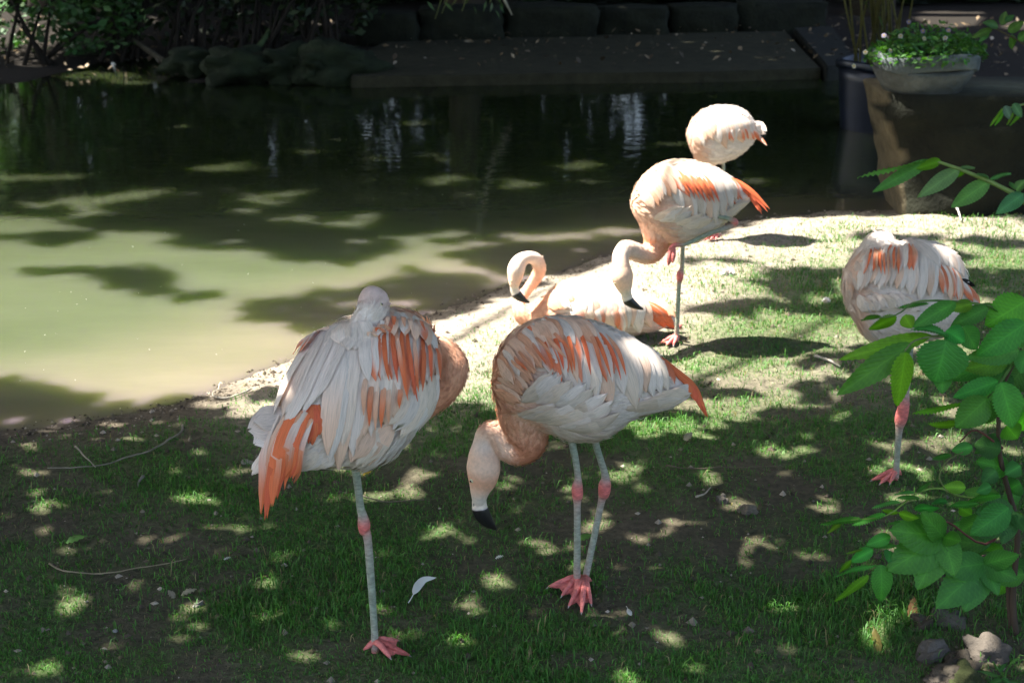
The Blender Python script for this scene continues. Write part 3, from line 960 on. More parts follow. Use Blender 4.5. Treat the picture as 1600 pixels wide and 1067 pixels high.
        for i in range(len(tp) - 1):
            rows = []
            nst = 6
            for k in range(nst + 1):
                t_ = k / nst * 0.97
                row = []
                for j in range(6):
                    u = j / 5
                    sag = 1 - 0.22 * t_ * math.sin(math.pi * u)
                    p = a.lerp(tp[i], t_ * sag).lerp(a.lerp(tp[i + 1], t_ * sag), u)
                    p.z += -.003 * math.sin(math.pi * u) + .002 * math.sin(u * 19 + k)
                    row.append(p)
                rows.append(row)
            flat = [p for r in rows for p in r]
            up = [tuple(p + Vector((0, 0, .0015))) for p in flat]; dn = [tuple(p - Vector((0, 0, .0015))) for p in flat]
            q = grid_quads(nst + 1, 6)
            mb.add(up, q, (), col * .92); mb.add(dn, q[:, ::-1], (), col * .92)
        if hind:
            p = G(*s.px(*hind)); p.z = gz(p.x, p.y) + .012
            tube(mb, [a, a.lerp(p, .5), p], [.009, .007, .002], col, 6)
    def hit(s, x, y):
        d = ray(*s.px(x, y)).normalized()
        return s.bvh.ray_cast(Vector((0, 0, CH)), d)
    def feathers(s, roots, tips, n, width, cols, lift=0.004, bulge=0.1, jit=0.25, split=0.3, name="feather", tipcol=None, edge=None, web=True):
        """a row of separate feathers laid over the body from the root line to the tip line"""
        Rk = catmull([list(p) for p in roots], 8); Tk = catmull([list(p) for p in tips], 8)
        for i in range(n):
            t = (i + .5) / n
            r0 = Rk[min(int(t * (len(Rk) - 1) + .5), len(Rk) - 1)]; t0 = Tk[min(int(t * (len(Tk) - 1) + .5), len(Tk) - 1)]
            d = t0 - r0; L = np.hypot(*d) + 1e-6
            per = np.array([-d[1], d[0]]) / L
            r0 = r0 + per * random.uniform(-jit, jit) * width * .5
            t0 = t0 + per * random.uniform(-jit, jit) * width * .6 + d * random.uniform(-.14, .10)
            cpt = (r0 + t0) / 2 + per * L * (bulge + random.uniform(-.03, .03))
            m_ = 13
            path, norm = [], []
            last = None
            for k in range(m_):
                u = k / (m_ - 1)
                q = r0 * (1 - u) ** 2 + cpt * 2 * u * (1 - u) + t0 * u * u
                h = s.hit(*q)
                if h[0] is not None and (last is None or abs(h[0].y - last) < .06):
                    P = h[0].copy(); N = h[1].copy(); last = P.y
                    if N.y > 0: N = -N
                else:
                    yy = s.Y if last is None else last - .004
                    P = s.at(q[0], q[1], yy - s.Y); N = Vector((0, -1, .25)).normalized(); last = yy
                path.append(P); norm.append(N)
            # smooth depth and normals
            for _ in range(4):
                path = [path[0]] + [path[k] * .5 + (path[k - 1] + path[k + 1]) * .25 for k in range(1, m_ - 1)] + [path[-1]]
                norm = [norm[0]] + [(norm[k] * .5 + (norm[k - 1] + norm[k + 1]) * .25).normalized() for k in range(1, m_ - 1)] + [norm[-1]]
            wpx = width * random.uniform(.85, 1.15) * 1.38
            wm = (s.at(r0[0] + wpx, r0[1]) - s.at(r0[0], r0[1])).length * .5
            colr = cols[i % len(cols)] if isinstance(cols, (list, tuple)) else cols
            blush = random.uniform(0, .22)
            ca = np.array(CN[colr[0]]); cb = np.array(CN[colr[-1]])
            mb = MB(); vs_, cs_, uv = [], [], []
            nx = 9
            tilt = .20 + random.uniform(-.04, .04)
            jag = [random.uniform(-1, 1) for _ in range(nx)]
            tone = random.uniform(.84, 1.08); sgn = random.choice((-1, 1)); ph = random.uniform(0, 6)
            for k in range(m_):
                u = k / (m_ - 1)
                tg = (path[min(k + 1, m_ - 1)] - path[max(k - 1, 0)]).normalized()
                N = (norm[k] - tg * norm[k].dot(tg)).normalized()
                sd_ = tg.cross(N)
                N2 = (N + sd_ * tilt).normalized(); sd_ = (sd_ - N * tilt).normalized()
                wid = wm * (min(1, .35 + u * 2.2)) * (1 - max(0, (u - .6) / .4) ** 2.0 * .93)
                if width < 20: wid = wm * max(.06, math.sin(math.pi * min(.985, .06 + .94 * u)) ** .75)
                for j in range(nx):
                    x_ = (j / (nx - 1)) * 2 - 1
                    p = path[k] + sd_ * wid * x_ + N2 * (.0032 + lift * 1.3 * (.25 + .75 * min(1, u * 2)) + wm * .10 * (1 - x_ * x_) - .0005)
                    if k > m_ - 4: p = p + tg * jag[j] * wm * .5 * split * (k - m_ + 4) / 3
                    vs_.append(tuple(p)); uv.append((u, j / (nx - 1)))
                    g = smooth01(np.array(u), .15, .85)
                    cc = ca * (1 - g) + cb * g
                    if colr[0] in 'wlc': cc = cc * (1 - blush) + np.array(PEACH) * blush
                    if web and ('o' in colr or 'r' in colr):
                        f_ = float(smooth01(np.array(x_ * sgn + .55 * math.sin(u * 5 + ph)), -1.1, .15))
                        f_ *= .94; cc = np.array(WHITE) * (1 - f_) * .97 + cc * f_
                    if edge and abs(x_) > .55: cc = cc * .35 + np.array(CN[edge]) * .65
                    if abs(x_) < .1: cc = cc * 1.06
                    cs_.append(np.clip(cc * tone, 0, .9))
            mb.add(vs_, grid_quads(m_, nx), (), np.array(cs_), np.array(uv))
            mb.build(name, M_feather, s.root)
    def plumage(s, count, skip=None):
        """small contour feathers all over, too many to count"""
        nv = len(s.co)
        w = np.where(s.fsz < .34, 0, 1 / (s.fsz ** 1.5)); w /= w.sum()
        idx = rng.choice(nv, int(count * s.detail), p=w)
        co, no, tn, cl, fz = s.co[idx], s.no[idx], s.tan[idx].copy(), s.cols[idx], s.fsz[idx]
        k = len(idx)
        co = co + rng.normal(0, .002, (k, 3))
        tn[:, 2] -= 0.18
        tn += rng.normal(0, .16, (k, 3)); tn -= no * (tn * no).sum(1, keepdims=True); tn /= np.linalg.norm(tn, axis=1, keepdims=True) + 1e-9
        sd_ = np.cross(no, tn)
        L = (.034 * fz ** 1.15 * rng.uniform(.6, 1.3, k))[:, None]; W = L * .13 
        b0 = co - no * .001
        up = .0004 + .0022 * fz[:, None] ** 1.5 * rng.uniform(.2, 1, (k, 1))
        m1 = co + tn * L * .45 + no * up
        tip = co + tn * L + no * up * .7
        v = np.stack([b0 - sd_ * W * .5, b0 + sd_ * W * .5, m1 + sd_ * W, m1 + no * up * .6, m1 - sd_ * W, tip], 1).reshape(-1, 3)
        base = np.arange(k)[:, None] * 6
        q = np.concatenate([base + np.array([[0, 1, 2, 3]]), base + np.array([[0, 3, 4, 4]])])[:0]
        tr = np.concatenate([base + np.array([[0, 1, 3]]), base + np.array([[1, 2, 3]]), base + np.array([[0, 3, 4]]), base + np.array([[3, 2, 5]]), base + np.array([[4, 3, 5]])])
        tone = rng.uniform(.93, 1.06, (k, 1))
        cc = np.repeat(np.clip(cl * tone, 0, .9), 6, axis=0)
        uvs = np.tile(np.array([[0, .3], [0, .7], [.5, 1], [.5, .5], [.5, 0], [1, .5]]), (k, 1))
        o = mesh_np("plumage", v, tr, M_feather, s.root, cc, uvs)
        o['kind'] = 'stuff'
    def bill(s, pts, nostril=None):
        mb = MB()
        P = [s.at(p[0], p[1], p[4] if len(p) > 4 else 0) for p in pts]
        rr = [(s.at(p[0] + p[2], p[1]) - s.at(p[0], p[1])).length for p in pts]
        K = catmull([[*p, r, *CN[q[3]]] for p, r, q in zip(P, rr, pts)], 4)
        n = 16
        C = K[:, :3]; T = np.gradient(C, axis=0); T /= np.linalg.norm(T, axis=1, keepdims=True)
        vs_, cs_ = [], []
        for i in range(len(C)):
            a = np.cross(T[i], [0, 1.0, 0]); a /= np.linalg.norm(a); b_ = np.cross(T[i], a)
            r = max(K[i, 3], .001)
            for j in range(n):
                w = 2 * np.pi * j / n
                groove = 1 - .13 * math.exp(-((abs(math.cos(w)) - .12) / .12) ** 2) * (abs(math.sin(w)) > .5)
                vs_.append(C[i] + (a * math.cos(w) * r + b_ * math.sin(w) * r * .72) * groove)
                cc = K[i, 4:7]
                cs_.append(np.clip(np.where(cc.mean() < .33, np.array(BLACK), np.maximum(cc, .45)), .01, .8))
        k = len(vs_); m_ = len(C)
        vs_ += [C[0], C[-1]]; cs_ += [cs_[0], cs_[-1]]
        tr = [(k, (j + 1) % n, j) for j in range(n)] + [(k + 1, (m_ - 1) * n + j, (m_ - 1) * n + (j + 1) % n) for j in range(n)]
        mb.add(np.array(vs_), grid_quads(m_, n, True), tr, np.array(cs_))
        bo = mb.build("bill", M_bill, s.root)
        if nostril:
            bt = BVHTree.FromPolygons([tuple(v_) for v_ in vs_], [tuple(q_) for q_ in grid_quads(m_, n, True)])
            P = []
            for x, y in nostril:
                h = bt.ray_cast(Vector((0, 0, CH)), ray(*s.px(x, y)).normalized())
                if h[0] is not None: P.append(h[0])
            if len(P) > 1:
                mb = MB(); tube(mb, P, [.0006] + [.0016] * (len(P) - 2) + [.0006], (.03, .02, .02), 6)
                no_ = mb.build("nostril", M_bill); no_.parent = bo
    def eye(s, x, y, r=.0048):
        h = s.hit(x, y)
        if h[0] is None: return
        c, N = h[0], h[1]
        for off, rad, col, nm in ((0, r, (.70, .62, .40), "eye"), (r * .72, r * .5, (.01, .01, .01), "pupil")):
            bm = bmesh.new(); bmesh.ops.create_uvsphere(bm, u_segments=12, v_segments=8, radius=rad)
            v = np.array([vv.co[:] for vv in bm.verts]) + np.array(c + N * (off - r * .45))
            bm.verts.index_update()
            qs = [[a.index for a in f.verts] for f in bm.faces if len(f.verts) == 4]; ts = [[a.index for a in f.verts] for f in bm.faces if len(f.verts) == 3]
            bm.free()
            mb = MB(); mb.add(v, qs, ts, col)
            if nm == "eye": eo = mb.build(nm, M_eye, s.root)
            else:
                po = mb.build(nm, M_eye); po.parent = eo

# --- B: the grazing bird in front
b = Bird("grazing flamingo on both legs with its neck looped down to the shaded grass", (907, 912), (420 / 1179, 700, 470), 0.0045, 1.0)
b.body([(1092, 388, 1090, 410, .010, 'w'), (1010, 325, 1020, 440, .035, 'w'), (905, 228, 915, 478, .062, 'w'), (800, 166, 800, 512, .085, 'w'), (700, 120, 715, 570, .102, 'w'), (600, 90, 630, 604, .112, 'c'),
        (500, 73, 540, 602, .116, 'c'), (405, 88, 455, 578, .11, 'c'), (322, 120, 395, 560, .10, 'p'), (255, 178, 330, 550, .085, 'p'), (212, 250, 270, 520, .062, 's'), (194, 320, 225, 460, .038, 's'), (190, 370, 198, 410, .012, 's')])
b.neck([(345, 400, 110, 'p'), (335, 480, 122, 's'), (340, 560, 102, 's'), (342, 618, 88, 'd'), (305, 655, 66, 'd'), (262, 640, 58, 'p'), (225, 603, 52, 'p'), (193, 573, 46, 'p'), (162, 582, 40, 'p'), (153, 622, 44, 'l'),
        (152, 670, 62, 'p'), (156, 722, 75, 'p'), (152, 780, 66, 's'), (141, 828, 46, 'p'), (137, 862, 35, 'b'), (137, 890, 28, 'b')])
b.finish_body([[(545, 560, 22, 'c', -.03), (545, 620, 17, 'g', -.03), (560, 700, 15, 'g', -.03), (570, 775, 15, 'h', -.03), (567, 815, 24, 'j', -.03), (568, 855, 24, 'j', -.03), (567, 895, 16, 'h', -.03), (567, 1050, 15, 'g', -.03), (566, 1200, 16, 'h', -.02), (572, 1242, 15, 'j', 0)],
               [(645, 560, 20, 'c', .05), (648, 625, 16, 'g', .05), (672, 705, 15, 'g', .05), (690, 770, 18, 'h', .05), (688, 805, 28, 'j', .05), (684, 845, 26, 'j', .05), (672, 885, 16, 'h', .05), (640, 1040, 15, 'g', .03), (606, 1200, 15, 'h', .0), (598, 1240, 15, 'j', .0)]],
              [((572, 1242), [(440, 1262), (500, 1300), (555, 1330)], (600, 1235)), ((600, 1250), [(530, 1350), (585, 1385), (628, 1345)], (630, 1240))])
b.bill([(138, 850, 30, 'b'), (137, 880, 32, 'b'), (139, 903, 34, 'b'), (142, 918, 37, 'k'), (156, 945, 35, 'k'), (176, 970, 27, 'k'), (196, 989, 16, 'k'), (210, 1003, 5, 'k')], [(121, 868), (117, 878), (114, 890), (113, 900)])
b.eye(103, 789, .0068)
b.plumage(9000)
b.feathers([(1000, 330), (930, 255)], [(1060, 420), (1125, 470), (1143, 508), (1146, 515)], 13, 24, ['o', 'or', 'r', 'o'], .006, -.14, .3, .8, web=False)
b.feathers([(840, 370), (870, 365)], [(930, 362), (925, 385)], 3, 24, ['k'], .002, 0)
b.feathers([(745, 230), (840, 210), (930, 250)], [(790, 430), (890, 400), (1000, 350)], 7, 40, ['o', 'wo', 'o', 'ro'], .003, -.10, .3, .5)
b.feathers([(430, 170), (560, 110), (700, 120), (820, 180)], [(560, 400), (700, 440), (850, 425), (965, 372)], 13, 62, ['w', 'w', 'wc', 'w', 'wp'], .007, -.12, .2, .35)
b.feathers([(330, 135), (450, 80), (640, 98)], [(450, 320), (560, 330), (760, 330)], 13, 36, ['wo', 'o', 'w', 'so', 'w', 'o', 'wp'], .011, -.10, .4, .6)
b.feathers([(225, 270), (290, 170), (420, 95), (560, 80)], [(300, 360), (390, 300), (500, 210), (680, 180)], 16, 36, ['p', 's', 'w', 'p', 'ps'], .012, -.08, .4, .6)
b.feathers([(215, 400), (240, 290), (330, 190)], [(330, 440), (370, 360), (440, 270)], 10, 36, ['s', 'p', 'ps'], .008, -.08, .4, .6)
b.feathers([(310, 430), (400, 440), (500, 470), (600, 520)], [(440, 310), (540, 330), (640, 380), (735, 480)], 12, 50, ['c', 'w', 'w', 'wc'], .012, .18, .5, .9)
b.feathers([(300, 500), (420, 520), (560, 560)], [(450, 440), (590, 450), (720, 530)], 10, 50, ['c', 'w', 'c'], .008, .12, .4, .9)
b.feathers([(770, 470), (850, 440), (900, 430)], [(960, 430), (1040, 400), (1085, 385)], 6, 60, ['c', 'w'], .004, .05, .3, .4)
b.feathers([(400, 150), (500, 120), (600, 110), (690, 150)], [(480, 310), (560, 330), (690, 330), (790, 330)], 9, 13, ['o', 'or', 'so'], .019, -.10, .9, .6, web=False)
b.feathers([(260, 260), (340, 180), (460, 130)], [(360, 320), (440, 280), (560, 230)], 8, 12, ['s', 'so', 'd'], .020, -.08, .9, .6, web=False)

# --- A: the bird with its head on its back
b = Bird("flamingo seen from behind on one leg with its head resting on its back", (588, 1018), (400 / 1067, 370, 430), 0.0045, 1.0)
b.body([(60, 792, 76, 824, .015, 'w', -.13), (128, 695, 190, 808, .04, 'w', -.12), (165, 590, 330, 785, .07, 'w', -.10), (200, 460, 460, 780, .10, 'w', -.07), (262, 345, 570, 784, .12, 'c', -.04), (345, 255, 672, 728, .13, 'w', -.01),
        (455, 192, 762, 622, .13, 'w', .02), (575, 158, 820, 492, .12, 'w', .05), (700, 162, 838, 375, .10, 'p', .08), (785, 215, 838, 310, .06, 'p', .10), (822, 250, 832, 280, .02, 'p', .11)])
b.neck([(730, 560, 60, 's', .11), (800, 525, 62, 'd', .13), (870, 462, 66, 'd', .15), (900, 385, 66, 's', .16), (868, 322, 56, 's', .18), (795, 270, 46, 'p', .19), (715, 215, 42, 'p', .18), (640, 190, 44, 'w', .14), (590, 170, 48, 'w', .08),
        (572, 138, 58, 'n', .04), (570, 108, 66, 'n', .02), (568, 84, 52, 'n', .01), (576, 64, 20, 'n', .0)])
b.neck([(572, 112, 56, 'n', .02), (560, 160, 64, 'w', .0), (528, 210, 60, 'w', -.015), (490, 255, 44, 'w', -.03), (460, 290, 24, 'w', -.03)], (.5, .5))
b.finish_body([[(485, 740, 26, 'c'), (492, 790, 19, 'g'), (505, 880, 17, 'g'), (515, 965, 17, 'g'), (524, 1000, 20, 'h'), (530, 1035, 27, 'j'), (532, 1062, 24, 'j'), (545, 1095, 18, 'h'), (558, 1250, 17, 'g'), (572, 1450, 15, 'g'), (576, 1540, 17, 'h'), (578, 1568, 17, 'j')]],
              [((578, 1568), [(720, 1602), (630, 1620), (668, 1536)][0:1] + [(640, 1618)], (528, 1576)), ((578, 1568), [(672, 1538), (720, 1602)])])
b.eye(603, 122, .0045)
b.plumage(8000)
b.feathers([(215, 575), (190, 640)], [(85, 600), (52, 650), (70, 725)], 5, 80, ['w'], .001, .05, .3, .3)
b.feathers([(200, 600), (260, 660)], [(58, 815), (105, 815)], 4, 54, ['w', 'w'], .001, .04, .2, .4)
b.feathers([(330, 740), (430, 750)], [(200, 800), (300, 800)], 4, 60, ['c', 'w'], .003, .05)
b.feathers([(300, 540), (350, 540)], [(250, 725), (310, 700), (352, 668)], 6, 34, ['r', 'o'], .007, .05, .3, .6, web=False)
b.feathers([(200, 590), (260, 560), (330, 590)], [(115, 960), (165, 960), (215, 870), (265, 800)], 19, 24, ['wo', 'o', 'po', 'or', 'o', 'so'], .022, .08, .7, 1.2, web=False)
b.feathers([(330, 250), (420, 215), (470, 250)], [(165, 620), (240, 600), (345, 500)], 9, 66, ['w', 'wl', 'w', 'w'], .008, .08, .2, .4, edge=None)
b.feathers([(330, 255), (400, 215)], [(265, 345), (300, 330)], 3, 34, ['po', 'o'], .012, .05)
b.feathers([(455, 290), (540, 250), (640, 260), (730, 270)], [(370, 690), (470, 745), (580, 640), (690, 500)], 13, 64, ['wp', 'w', 'wc', 'wp', 'w', 'wp'], .011, .07, .25, .45)
b.feathers([(530, 215), (640, 200), (740, 215), (805, 250)], [(540, 430), (640, 450), (720, 490), (815, 430)], 14, 38, ['w', 'wo', 'o', 'w', 'o', 'so', 'w', 'o'], .015, .06, .4, .6)
b.feathers([(590, 185), (640, 168), (720, 178), (800, 225)], [(560, 300), (630, 280), (710, 290), (820, 350)], 12, 36, ['w', 'p', 'wp', 'wo', 'p', 'w'], .017, .06, .5, .6)
b.feathers([(440, 215), (500, 200), (560, 190)], [(420, 310), (480, 320), (555, 290)], 6, 50, ['w'], .010, .06, .4, .3)
b.feathers([(700, 480), (790, 440), (825, 400)], [(600, 640), (700, 640), (790, 560)], 8, 56, ['c', 'w', 'c'], .010, -.12, .5, 1.0)
b.feathers([(560, 640), (660, 600)], [(470, 760), (560, 770)], 5, 60, ['p', 'c'], .009, .05, .4, .6)
b.feathers([(610, 230), (680, 225), (760, 240), (800, 260)], [(620, 430), (690, 500), (750, 470), (800, 420)], 10, 15, ['o', 'or', 'po'], .022, .06, .9, .6, web=False)
b.feathers([(540, 400), (600, 420), (680, 440)], [(520, 560), (580, 640), (670, 540)], 6, 16, ['ps', 'so'], .020, .06, .8, .6, web=False)
b.feathers([(560, 210), (640, 190), (740, 200)], [(540, 290), (640, 260), (760, 280)], 8, 16, ['p', 'so', 's'], .024, .06, .8, .6, web=False)

# --- C: sitting in the sun
b = Bird("flamingo sitting on the sunlit sand with its neck curled in a loop", (905, 524), (340 / 1600, 780, 370), 0.006, .7)
b.body([(1322, 625, 1326, 648, .012, 's'), (1210, 515, 1220, 665, .05, 'w'), (1060, 430, 1070, 695, .085, 'l'), (900, 348, 905, 720, .11, 'l'), (700, 316, 705, 735, .12, 'l'), (530, 326, 535, 735, .12, 'l'), (420, 372, 430, 720, .10, 'p'),
        (330, 450, 345, 700, .08, 's'), (250, 515, 265, 680, .055, 's'), (190, 560, 195, 640, .02, 's')])
b.neck([(300, 585, 90, 's'), (215, 590, 80, 's'), (160, 560, 60, 's'), (145, 500, 46, 'p', .03), (168, 440, 40, 'p', .05), (215, 380, 38, 'p', .06), (272, 300, 44, 'p', .05), (298, 230, 46, 'p', .03), (272, 170, 50, 'l', .01), (215, 150, 46, 'l', -.01), (155, 178, 56, 'l', -.03), (127, 232, 66, 'l', -.04),
        (118, 290, 58, 'p', -.045), (112, 340, 44, 'p', -.05), (111, 372, 32, 'b', -.05)], (.5, .22))
b.finish_body([[(1180, 640, 24, 'h', .05), (1260, 655, 26, 'j', .05), (1340, 660, 20, 'j', .05)]], [])
b.bill([(110, 365, 31, 'b', -.05), (114, 392, 33, 'b', -.05), (122, 410, 35, 'b', -.05), (131, 424, 37, 'k', -.05), (158, 449, 31, 'k', -.05), (193, 470, 18, 'k', -.05), (224, 484, 5, 'k', -.05)])
b.eye(88, 325)
b.plumage(7000)
b.feathers([(950, 480), (1080, 480)], [(1180, 640), (1300, 645)], 7, 46, ['o', 'po', 'o'], .006, -.06, .3, .6, web=False)
b.feathers([(1060, 440), (1160, 480)], [(1270, 590), (1295, 570)], 4, 60, ['w', 'ps'], .006, -.05)
b.feathers([(460, 360), (620, 330), (800, 330), (950, 380)], [(620, 600), (800, 650), (980, 680), (1100, 620)], 12, 90, ['w', 'w', 'wp'], .008, -.1, .25, .5)
b.feathers([(520, 480), (700, 470), (840, 470)], [(580, 620), (800, 670), (960, 690)], 10, 60, ['wo', 'p', 'wp', 'po'], .010, -.08, .4, .6)
b.feathers([(330, 460), (400, 380), (470, 340)], [(470, 560), (560, 500), (640, 420)], 7, 70, ['s', 'p', 'w'], .009, -.08, .4, .6)

# --- D: sunlit bird on one leg, grazing
b = Bird("sunlit flamingo on one leg with a foot tucked up, bill over the sitting bird", (1055, 534), (280 / 747, 940, 150), 0.0055, .8)
b.body([(632, 405, 634, 425, .010, 'w'), (570, 358, 582, 468, .035, 'w'), (495, 312, 515, 522, .062, 'w'), (422, 284, 442, 580, .086, 'w'), (350, 268, 375, 612, .102, 'c'), (280, 273, 320, 618, .106, 'c'), (220, 300, 280, 612, .10, 'p'), (172, 340, 236, 590, .085, 'p'),
        (138, 390, 185, 552, .06, 'p'), (122, 438, 146, 505, .03, 'p'), (119, 460, 128, 485, .01, 'p')])
b.neck([(225, 500, 78, 'p'), (232, 560, 64, 'p'), (230, 610, 56, 's'), (208, 652, 46, 's', -.02), (168, 660, 38, 'p', -.05), (130, 645, 36, 'l', -.08), (98, 640, 36, 'l', -.11), (80, 665, 35, 'l', -.13), (80, 705, 38, 'p', -.145), (85, 748, 47, 'p', -.15), (93, 788, 37, 'p', -.15), (101, 818, 24, 'b', -.15), (104, 832, 19, 'b', -.15)])
b.finish_body([[(338, 590, 12, 'c', -.02), (338, 640, 9, 'g', -.02), (335, 715, 9, 'h', -.02), (328, 740, 15, 'j', -.02), (326, 765, 13, 'j', -.02), (322, 795, 9, 'g', -.02), (316, 930, 9, 'g', -.01), (312, 1000, 10, 'h', 0), (313, 1024, 10, 'j', 0)],
               [(480, 500, 10, 'g', -.06), (530, 512, 9, 'g', -.07), (555, 526, 15, 'j', -.07), (535, 545, 11, 'h', -.07), (440, 577, 9, 'g', -.09), (350, 618, 8, 'g', -.09), (305, 622, 11, 'j', -.09), (290, 645, 13, 'j', -.09), (283, 680, 12, 'j', -.09), (278, 705, 4, 'j', -.09)],
               [(300, 628, 9, 'j', -.09), (300, 665, 9, 'j', -.10), (296, 695, 4, 'j', -.10)]],
              [((313, 1022), [(240, 1035), (270, 1046), (300, 1044)], (325, 1016))])
b.bill([(101, 812, 22, 'b', -.15), (104, 830, 22, 'b', -.15), (108, 844, 22, 'b', -.15), (114, 855, 22, 'k', -.15), (131, 868, 18, 'k', -.15), (152, 880, 11, 'k', -.15), (173, 889, 4, 'k', -.15)])
b.eye(56, 782)
b.plumage(8000)
b.feathers([(590, 395), (525, 343)], [(640, 440), (668, 495), (690, 462), (694, 468)], 10, 12, ['o', 'r', 'or'], .006, -.16, .3, .6, web=False)
b.feathers([(470, 330), (540, 350)], [(520, 470), (590, 420)], 5, 24, ['o', 'wo'], .004, -.08)
b.feathers([(250, 330), (330, 285), (420, 285), (500, 320)], [(340, 480), (420, 500), (490, 500), (570, 430)], 12, 34, ['w', 'wp', 'w', 'wc'], .007, -.10, .25, .4)
b.feathers([(240, 325), (310, 300), (380, 300)], [(330, 400), (400, 420), (460, 420)], 9, 24, ['o', 'w', 'po', 'o', 'wo'], .010, -.08, .4, .6)
b.feathers([(150, 400), (200, 330), (280, 285)], [(220, 470), (280, 430), (350, 370)], 10, 28, ['p', 'w', 'ps', 'p'], .010, -.08, .4, .6)
b.feathers([(210, 510), (290, 520), (360, 540)], [(310, 450), (380, 470), (460, 520)], 9, 30, ['c', 'w', 'c'], .008, .14, .5, .9)
b.feathers([(470, 520), (520, 480)], [(590, 445), (635, 415)], 4, 28, ['w', 'c'], .004, .05)
b.feathers([(290, 320), (360, 320), (420, 330)], [(360, 410), (430, 430), (480, 430)], 8, 9, ['o', 'or'], .018, -.08, .9, .6, web=False)

# --- E: far bird
b = Bird("far sunlit flamingo at the water's edge with only its round body showing", (1110, 371), (280 / 747, 940, 150), 0.006, .6)
b.body([(668, 135, 668, 160, .012, 'w'), (635, 103, 638, 185, .045, 'w'), (592, 60, 595, 230, .08, 'w'), (542, 43, 545, 262, .10, 'w'), (482, 43, 490, 282, .108, 'w'), (430, 60, 442, 286, .10, 'w'), (392, 85, 408, 275, .08, 'p'), (366, 120, 380, 238, .05, 'p'), (357, 150, 361, 185, .015, 'p')])
b.neck([(425, 215, 52, 'p'), (432, 265, 40, 'p'), (446, 305, 30, 'p'), (448, 350, 24, 'p'), (430, 385, 22, 'l'), (400, 390, 21, 'l'), (385, 415, 22, 'l'), (388, 450, 27, 'p'), (394, 475, 20, 'b')], (.5, .25))
b.finish_body([[(500, 262, 10, 'c', .02), (508, 300, 7, 'g', .02), (502, 420, 7, 'g', .01), (499, 450, 11, 'j', .01), (496, 480, 7, 'g', .01), (490, 570, 7, 'h', 0), (488, 590, 7, 'j', 0)]],
              [((486, 586), [(425, 598), (450, 604), (475, 602)], (500, 584))])
b.bill([(393, 470, 18, 'b'), (398, 488, 17, 'b'), (404, 498, 17, 'k'), (420, 512, 11, 'k'), (434, 520, 3, 'k')])
b.plumage(5000)
b.feathers([(630, 110), (645, 130)], [(690, 140), (680, 165)], 5, 26, ['w'], .006, -.05, .4, .8)
b.feathers([(600, 130), (635, 150)], [(660, 190), (690, 205)], 4, 12, ['o', 'po'], .006, -.08)
b.feathers([(430, 90), (510, 70), (590, 90)], [(490, 210), (560, 190), (640, 170)], 9, 34, ['w', 'wp'], .007, -.08, .3, .5)
b.feathers([(500, 120), (560, 120), (600, 130)], [(530, 190), (590, 175), (630, 175)], 7, 16, ['po', 'o', 'wp'], .010, -.08, .4, .6)
b.feathers([(370, 150), (400, 110), (440, 90)], [(420, 210), (460, 180), (500, 160)], 7, 26, ['p', 'w', 'p'], .008, -.08, .4, .6)

# --- F: bird behind the sapling
b = Bird("hunched flamingo on one leg behind the sapling, neck folded into its back", (1401, 752), (260 / 1387, 1300, 340), 0.005, .8)
b.body([(1195, 665, 1200, 715, .015, 's'), (1112, 505, 1130, 820, .05, 'w'), (1042, 335, 1045, 910, .08, 'w'), (932, 243, 925, 965, .10, 'w'), (782, 203, 765, 1005, .116, 'w'), (640, 190, 622, 1025, .12, 'w'), (500, 232, 482, 1035, .116, 'w'), (380, 285, 362, 1025, .10, 'w'), (272, 295, 275, 985, .08, 'w'),
        (182, 372, 205, 885, .055, 'p'), (112, 450, 132, 745, .03, 'l'), (88, 525, 95, 620, .008, 'l')])
b.neck([(170, 640, 80, 'l', .0), (175, 520, 85, 'l', .03), (230, 400, 95, 'l', .05), (320, 290, 100, 'w', .05), (402, 200, 96, 'w', .03), (480, 250, 80, 'w', .0), (580, 300, 65, 'w', -.01), (660, 340, 40, 'w', -.02)], (.6, .4))
b.finish_body([[(655, 990, 45, 'c'), (655, 1080, 26, 'g'), (640, 1250, 25, 'g'), (620, 1450, 26, 'h'), (600, 1560, 46, 'j'), (575, 1680, 52, 'j'), (560, 1770, 30, 'h'), (545, 1950, 25, 'g'), (535, 2120, 26, 'h'), (530, 2180, 26, 'j')],
               [(720, 990, 40, 'c', -.03), (690, 1200, 22, 'g', -.03), (640, 1450, 26, 'h', -.05), (590, 1620, 42, 'j', -.06), (560, 1710, 26, 'j', -.06), (640, 1560, 18, 'h', -.02), (740, 1400, 16, 'g', .02), (780, 1340, 12, 'j', .05)][0:1] + [(712, 1080, 12, 'c', -.03)]],
              [((532, 2185), [(330, 2215), (400, 2245), (480, 2250)], (575, 2180))])
b.plumage(7000)
b.feathers([(1040, 500), (1060, 530)], [(1200, 568), (1205, 580)], 2, 26, ['k'], .004, -.03)
b.feathers([(1060, 520), (1090, 560)], [(1130, 690), (1210, 705)], 6, 44, ['o', 's', 'so'], .006, -.04, .3, .6)
b.feathers([(640, 200), (780, 215), (930, 265)], [(860, 420), (1010, 440), (1095, 520)], 9, 80, ['w', 'w', 'wl'], .008, -.12, .3, .4)
b.feathers([(250, 330), (420, 270), (620, 250), (860, 300)], [(220, 580), (400, 590), (620, 650), (850, 640)], 15, 66, ['w', 'wl', 'w', 'wp', 'w'], .010, -.04, .3, .5)
b.feathers([(860, 400), (940, 380), (1010, 430)], [(900, 660), (990, 670), (1060, 690)], 8, 40, ['so', 'o', 'wp', 's'], .014, -.05, .3, .7)
b.feathers([(300, 290), (420, 240), (560, 230), (690, 240)], [(290, 480), (420, 450), (570, 480), (700, 470)], 11, 40, ['wo', 'w', 'o', 'so', 'w', 'o', 'wp'], .015, -.05, .4, .6)
